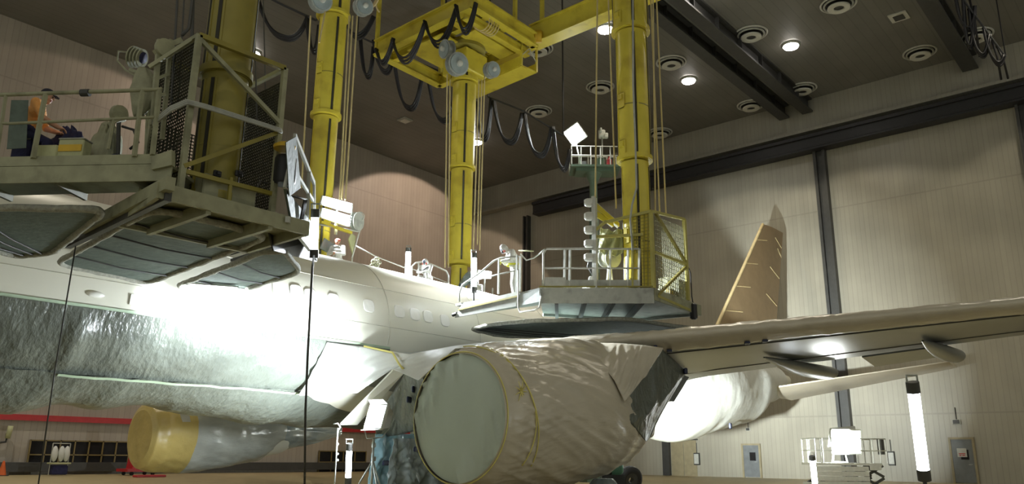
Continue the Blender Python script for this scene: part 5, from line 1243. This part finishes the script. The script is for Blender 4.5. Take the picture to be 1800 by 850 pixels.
c = RF(1039, 498, -.35); c.z = zRd; o = thing('cloth_roll', c, 'upright white cloth roll beside the small bright lamp', 'roll'); MB().lathe([(.09, 0), (.1, .1), (.07, .4), (.05, .42)], c, n=18).build('roll', MT['white_enamel'], o, True, auto=40); MB().lathe([(.03, .421), (.03, .43)], c, n=12).build('core', MT['dark'], o)
b = MB()
for k in range(5): b.tube([RF(1037+2*k, 450, -.5), RF(1033+3*k, 468+3*k, -.55), RF(1040+3*k, 480, -.5), RF(1048+k, 500, -.5)], .025, 6)
o = b.build('hose_bundle', MT['dark'], None, True); tag(o, 'tangle of dark hoses left of the hose reel on the right platform', 'hoses')
o = MB().tube([at(912, 440, 24.6), at(937, 441, 24.4), at(938, 441, 24.4)], .02, 6).build('air_line', MT['tarp'], None, True); tag(o, 'short stiff yellow-grey air line behind the standing painter', 'hose')
o = MB().tube([at(915, 446, 24.6), at(925, 457, 24.4), at(938, 453, 24.2), at(948, 446, 24), RF(957, 438)], .022, 6).build('air_hose', MT['greyl'], None, True); tag(o, 'pale hose sagging from the standing painter to the railing corner', 'hose')
# crumpled tape on the crown, ribbed duct
x, ph = 15.0, 1.3
c = onY(660, 466, AY); c.z = AZ+AR+.0
b = MB()
for k in range(9):
    a = k*2.4; q = c+Vector(((.12*math.cos(a)), .12*math.sin(a)*.8, .1+.035*k)); pts = [q+Vector((.065*math.cos(t), .03*math.sin(2*t+k), .065*math.sin(t))) for t in [i*math.pi/6 for i in range(12)]]; b.tube(pts, .02, 6, True)
b.lathe([(.14, -.05), (.06, .2)], c, n=12)
o = b.build('crumpled_tape', MT['sack'], None, True); tag(o, 'pale crumpled clump of film on the fuselage crown', 'film clump')
def duct(u, v):
    t = u; c = CY(808+24*t, 508-20*math.sin(t*2.2), 22.95); a = 2*math.pi*v; r = .26+.03*math.sin(u*70); return c+Vector((r*.7*math.sin(a)*.6, r*math.sin(a)*.8, r*math.cos(a)))
o = MB().grid(duct, 120, 18).build('ribbed_duct', MT['film_clear'], None, True); solid(o, .01); tag(o, 'grey ribbed air duct arching behind the fuselage beside the lit tube', 'duct')

# ================================================================ PEOPLE
def person(label, base, heading, J, look, vox=.010, s=1.0):
    """J: joints in the figure's own frame (x forward, y left, z up, metres)"""
    base = Vector(base); R = Matrix.Rotation(heading, 3, 'Z')
    caps = []
    def W_(p): return base+R @ (Vector(p)*s)
    def cap(a, ra, b_, rb, m): caps.append((W_(a), ra*s, W_(b_), rb*s, m))
    V = {k: Vector(v) for k, v in J.items()}
    mt, ml, mh, msk = look['top'], look['legs'], look['hands'], look['skin']
    B = look.get('bulk', 1.0)
    cap(V['pelvis']+Vector((0, .07, 0)), .13*B, V['pelvis']+Vector((0, -.07, 0)), .13*B, ml)
    cap(V['pelvis'], .135*B, V['chest'], .15*B, mt)
    cap(V['chest']+Vector((0, .09, 0)), .125*B, V['chest']+Vector((0, -.09, 0)), .125*B, mt)
    cap(V['chest'], .12*B, V['neck'], .07, mt)
    for sd in ('L', 'R'):
        cap(V['sh'+sd], .075*B, V['neck'], .06, mt)
        cap(V['chest'], .11*B, V['sh'+sd], .078*B, mt)
        cap(V['sh'+sd], .075*B, V['el'+sd], .056*B, mt); cap(V['el'+sd], .055*B, V['wr'+sd], .038*B, look.get('forearm', mt))
        hp = V['pelvis']+Vector((0, .09 if sd == 'L' else -.09, -.04))
        cap(hp, .10*B, V['kn'+sd], .07*B, ml); cap(V['kn'+sd], .07*B, V['an'+sd], .05*B, ml)
        cap(V['an'+sd]+Vector((-.03, 0, -.03)), .045, V['an'+sd]+Vector((.15, 0, -.045)), .036, look['shoes'])
        # hand: palm, four fingers of two bends, thumb from the side of the palm
        w = V['wr'+sd]; d = V['hd'+sd].normalized(); nrm_ = V['pn'+sd].normalized(); nrm_ = (nrm_-d*nrm_.dot(d)).normalized(); sdv = d.cross(nrm_)
        tsg = 1 if sd == 'L' else -1; cu = look.get('curl', .7)
        cap(w, .03, w+d*.05, .032, mh)
        for f in range(4):
            o_ = (f-1.5)*.021; kb = w+d*(.088-.004*abs(f-1.2))+sdv*o_; cap(w+d*.03+sdv*o_*.7, .016, kb, .0125, mh)
            L1 = (.04, .045, .042, .033)[f]; d1 = (d*math.cos(cu)+nrm_*math.sin(cu)); d2 = (d*math.cos(cu*2.1)+nrm_*math.sin(cu*2.1))
            e1 = kb+d1*L1; cap(kb, .011, e1, .010, mh); cap(e1, .010, e1+d2*L1*.9, .0085, mh)
        tb_ = w+d*.03+sdv*(-.03*tsg); t1 = tb_+(d*.6-sdv*tsg*.7+nrm_*.3).normalized()*.045; cap(w+d*.015, .018, tb_, .014, mh); cap(tb_, .013, t1, .0115, mh); cap(t1, .0115, t1+(d*.8+nrm_*.6).normalized()*.032, .0095, mh)
    # head
    hd = V['head']; fd = V['face'].normalized(); up_ = (V.get('crown', Vector((0, 0, 1)))); up_ = (up_-fd*up_.dot(fd)).normalized(); sv = up_.cross(fd)
    cap(V['neck']-(hd-V['neck'])*.1, .062, hd-up_*.04, .058, msk)
    def H_(f, l, u): return hd+fd*f+sv*l+up_*u
    cap(H_(-.02, 0, .035), .088, H_(.015, 0, .02), .086, msk); cap(H_(.02, 0, -.02), .07, H_(.045, 0, -.085), .042, msk)
    cap(H_(.04, .03, -.04), .045, H_(.04, -.03, -.04), .045, msk)
    cap(H_(.094, 0, .012), .012, H_(.118, 0, -.022), .016, msk)                 # nose
    cap(H_(.088, .035, .03), .012, H_(.088, -.035, .03), .012, msk)             # brow
    for l in (.032, -.032): cap(H_(.094, l, .008), .010, H_(.095, l, .008), .009, 'eye'); cap(H_(0, l*2.75, -.01), .018, H_(-.01, l*2.85, .02), .016, msk)
    cap(H_(.090, .022, -.058), .009, H_(.090, -.022, -.058), .009, 'lip')
    ms = []
    for c_ in caps:
        if c_[4] not in ms: ms.append(c_[4])
    b = MB()
    for (a, ra, e, rb, m) in caps:
        d = e-a; L_ = d.length
        if L_ < 1e-4: d = Vector((0, 0, 1)); L_ = 1e-4
        n = 14; prof = []
        for i in range(6): t = math.pi/2*i/5; prof.append((max(ra*math.sin(t), .0005), -ra*math.cos(t)))
        for i in range(6): t = math.pi/2*i/5; prof.append((max(rb*math.cos(t), .0005), L_+rb*math.sin(t)))
        b.lathe(prof, a, d, n)
    tmp = b.build('person', [MT[m] for m in ms], None)
    md = tmp.modifiers.new('merge', 'REMESH'); md.mode = 'VOXEL'; md.voxel_size = vox
    sm = tmp.modifiers.new('ease', 'SMOOTH'); sm.iterations = 3; sm.factor = .5
    bpy.context.view_layer.update()
    dg = bpy.context.evaluated_depsgraph_get(); me = bpy.data.meshes.new_from_object(tmp.evaluated_get(dg)); me.name = 'person'
    old = tmp.data; tmp.modifiers.clear(); tmp.data = me; bpy.data.meshes.remove(old)
    me.materials.clear()
    for m in ms: me.materials.append(MT[m])
    for p in me.polygons:
        c = p.center; best = 1e9; bi = 0
        for (a, ra, e, rb, m) in caps:
            d = e-a; t = max(0, min(1, (c-a).dot(d)/max(d.length_squared, 1e-9))); dist = (c-(a+d*t)).length-(ra+(rb-ra)*t)
            if m in ('eye', 'lip'): dist -= .004
            if dist < best: best = dist; bi = ms.index(m)
        p.material_index = bi; p.use_smooth = True
    # keep the origin at the feet
    for v in me.vertices: v.co -= base
    tmp.location = base
    tag(tmp, label, 'person')
    def part(name, mb, m, smooth=True): return mb.build(name, MT[m], tmp, smooth, auto=45)
    return tmp, part, (lambda f, l, u: W_(H_(f, l, u))), (R @ fd, R @ sv, R @ up_), W_
MT['eye'] = mat('eye', (40, 34, 32), .3); MT['lip'] = mat('lip', (160, 92, 84), .5)
MT['boot'] = mat('dark_boot', (44, 44, 48), .6)
def hood(part, H, fr, r=.125, open_=.62):
    f, sv, up = fr; c = H(-.005, 0, .0); R = Matrix((f, sv, up)).transposed()
    def fn(u, v):
        th = .0+open_+(math.pi-open_)*v; a = 2*math.pi*u; w = 1+.04*math.sin(a*5+v*3)
        return c+R @ Vector((math.cos(th)*r*1.0, math.sin(th)*math.cos(a)*r*.92*w, math.sin(th)*math.sin(a)*r*1.18*w))
    o = part('hood', MB().grid(fn, 36, 18, True), 'suit'); solid(o, .008)
    return o
def respirator(part, H, fr):
    f, sv, up = fr
    o = part('respirator', MB().ball(H(.085, 0, -.035), (.06, .06, .07), 16, 10), 'rubber')
    part('face_shield', MB().ball(H(.06, 0, .03), (.06, .075, .055), 18, 10, Matrix((f, sv, up)).transposed()), 'visor')
    for l in (.075, -.075):
        part('filter', MB().lathe([(.005, -.02), (.042, -.018), (.045, .015), (.005, .022)], H(.07, l, -.06), sv*(1 if l > 0 else -1)+f*.4, 18), 'pink')
suit = dict(top='suit', legs='suit', hands='glove', skin='suit', shoes='boot', bulk=1.12, curl=.9)
toimg = lambda a: math.atan2((RT*math.cos(a)+FW*math.sin(a)).y, (RT*math.cos(a)+FW*math.sin(a)).x)   # 0 = to the right of the picture, pi/2 = away from us
# standing painter, bent over the railing of the right platform
ps = RX(902, 508, -.55); ps.z = zEd-.05
J = dict(pelvis=(-.06, 0, .95), chest=(.05, 0, 1.30), neck=(.17, 0, 1.47), head=(.30, 0, 1.52), face=(.75, 0, -.66), crown=(.6, 0, .7),
         shL=(.09, .20, 1.40), shR=(.09, -.20, 1.40), elL=(.17, .27, 1.13), elR=(.17, -.26, 1.13), wrL=(.38, .08, 1.12), wrR=(.38, -.04, 1.18),
         hdL=(.5, -.6, -.3), hdR=(.5, .5, -.3), pnL=(0, -.3, -1), pnR=(0, .3, -1), knL=(.02, .10, .49), knR=(-.02, -.11, .49), anL=(-.04, .11, .085), anR=(-.08, -.12, .085))
o, part, H_, fr, Wp = person('standing painter in white hooded coverall and yellow gloves, bent over the right platform railing', ps, toimg(math.radians(197)), J, suit, s=1.03)
hood(part, H_, fr); respirator(part, H_, fr)
part('belt', MB().tube([Wp((-.0+.19*math.cos(a), .2*math.sin(a), 1.04)) for a in [k*math.pi/12 for k in range(24)]], .03, 8, True), 'glove')
part('harness_pouch', MB().box(Wp((-.18, -.14, 1.06)), (.1, .14, .2), 0, .03), 'glove'); part('air_regulator', MB().box(Wp((-.2, -.17, .92)), (.07, .08, .14), 0, .02), 'rubber')
# crouching masked worker inside the white railing
pk = CY(752, 498, 22.9); pk.z = zC+.12+.0
c0 = CY(752, 463, 22.9); 
JK = dict(pelvis=(-.05, 0, .45), chest=(.1, 0, .78), neck=(.17, 0, .95), head=(.24, 0, 1.06), face=(1, .1, -.12), shL=(.14, .21, .9), shR=(.14, -.21, .9), elL=(.34, .27, .66), elR=(.34, -.27, .66),
          wrL=(.44, .03, .64), wrR=(.46, -.06, .60), hdL=(.2, -1, 0), hdR=(.2, 1, 0), pnL=(.3, 0, -1), pnR=(.3, 0, -1), knL=(.4, .16, .52), knR=(.36, -.2, .46), anL=(.22, .16, .085), anR=(.1, -.18, .085))
sw = dict(suit); sw['hands'] = 'suit'
base = Vector((c0.x, c0.y, c0.z-1.06)); 
o, part, H_, fr, Wp = person('crouching worker in white coverall and respirator inside the white railing behind the fuselage', base, toimg(math.radians(250)), JK, sw)
hood(part, H_, fr); respirator(part, H_, fr)
part('strap', MB().tube([Wp((.27, .17, .86)), Wp((.29, 0, .76)), Wp((.26, -.16, .66))], .02, 6), 'rubber')
st = Cp; zz_ = base.z+.0
MB().box((base.x, base.y, (zC+zz_)/2), (.8, .8, max(zz_-zC, .05)), 0, .02).build('step_box', MT['grey'], st); MB().box((base.x, base.y, zz_-.02), (.84, .84, .03)).build('step_top', MT['greyl'], st)
# hooded worker in the glare beside the lit tube
c1 = CY(838, 498, 22.9)
base = Vector((c1.x, c1.y, c1.z-1.06)); sw2 = dict(sw); sw2['skin'] = 'skin'
o, part, H_, fr, Wp = person('hooded worker in white, low behind the fuselage in the glare of the lit tube', base, toimg(math.radians(262)), JK, sw2)
hood(part, H_, fr); part('respirator', MB().ball(H_(.085, 0, -.045), (.05, .05, .05), 14, 10), 'pink')
st = Cp
zz_ = max(base.z, zC+.1); MB().box((base.x, base.y, (zC+zz_)/2), (.8, .8, zz_-zC), 0, .02).build('step_box', MT['grey'], st); MB().box((base.x, base.y, zz_-.02), (.84, .84, .03)).build('step_top', MT['greyl'], st)
# man with red headcloth, arms folded, behind the crown at the tube panels
c2 = onY(595, 426, 23.0)
JS = dict(pelvis=(0, 0, .95), chest=(.03, 0, 1.3), neck=(.05, 0, 1.49), head=(.09, 0, 1.62), face=(1, -.05, -.15), shL=(.04, .21, 1.42), shR=(.04, -.21, 1.42), elL=(.14, .29, 1.16), elR=(.14, -.29, 1.16),
          wrL=(.31, .06, 1.15), wrR=(.32, -.05, 1.19), hdL=(.1, -1, .1), hdR=(.1, 1, .05), pnL=(-.6, 0, -.6), pnR=(-.6, 0, -.6), knL=(.06, .11, .49), knR=(.03, -.11, .49), anL=(0, .12, .085), anR=(0, -.12, .085))
base = Vector((c2.x, c2.y, zM)); sc = (c2.z-zM)/1.62
sw3 = dict(suit); sw3['skin'] = 'skin'; sw3['hands'] = 'skin'
if sc > 1.12: 
    st = Mf; hh = c2.z-1.66-zM; MB().box((base.x, base.y, zM+hh/2), (.7, .7, hh), 0, .02).build('step_box', MT['grey'], st); MB().box((base.x, base.y, zM+hh-.015), (.74, .74, .03)).build('step_top', MT['greyl'], st)
    base.z = c2.z-1.66; sc = 1.02
o, part, H_, fr, Wp = person('man in open white coverall with a red headcloth, arms folded, below the tube panels', base, toimg(math.radians(262)), JS, sw3, s=sc)
f, sv, up = fr
part('headcloth', MB().grid(lambda u, v: H_(-.01+math.cos(2*math.pi*u)*.106*math.cos(v*1.5), math.sin(2*math.pi*u)*.1*math.cos(v*1.5), .045+.085*math.sin(v*1.5)), 28, 10, True), 'bandana')
def coll(u, v): a = 2*math.pi*u; r = .085+.05*v; return Wp(Vector((.05, 0, 1.5-.07*v))+Vector((r*math.cos(a), r*1.15*math.sin(a), .02*math.cos(a*2))))
solid(part('collar', MB().grid(coll, 28, 6, True), 'suit'), .01)
# man in orange shirt and dark cap sitting on the near left platform
c3 = LB(74, 166, .42)
JO = dict(pelvis=(-.1, 0, .74), chest=(-.03, 0, 1.09), neck=(.02, 0, 1.28), head=(.08, 0, 1.42), face=(1, -.1, -.22), shL=(-.02, .2, 1.22), shR=(-.02, -.2, 1.22), elL=(.08, .27, .95), elR=(.12, -.25, .95),
          wrL=(.3, .14, .86), wrR=(.34, -.12, .86), hdL=(1, -.2, -.2), hdR=(1, .2, -.2), pnL=(0, 0, -1), pnR=(0, 0, -1), knL=(.3, .2, .58), knR=(.26, -.24, .54), anL=(.26, .2, .085), anR=(.1, -.3, .085))
base = Vector((c3.x, c3.y, zdk)); sc = 1.0
ol = dict(top='orange', legs='navy', hands='skin', skin='skin', shoes='boot', forearm='skin', bulk=1.0, curl=.5)
o, part, H_, fr, Wp = person('man in orange shirt, navy trousers and dark cap crouching on the near left platform', base, toimg(math.radians(20)), JO, ol, s=sc)
part('cap', MB().grid(lambda u, v: H_(-.005+math.cos(2*math.pi*u)*.112*math.cos(v*1.5), math.sin(2*math.pi*u)*.1*math.cos(v*1.5), .04+.1*math.sin(v*1.5)), 28, 10, True), 'cap')
part('cap_brim', MB().slab([H_(.08, .08, .04), H_(.16, .06, .03), H_(.185, 0, .028), H_(.16, -.06, .03), H_(.08, -.08, .04)], .012), 'cap')
st = thing('seat_box', (base.x, base.y, zdk), 'low dark box under the man in the orange shirt', 'box'); q = Wp((-.07, 0, 0)); hh = .58*sc; MB().box((q.x, q.y, zdk+hh/2), (.3, .34, hh), angL, .02).build('body', MT['navy'], st); MB().box((q.x, q.y, zdk+hh-.01), (.32, .36, .02), angL).build('lid', MT['dark'], st)
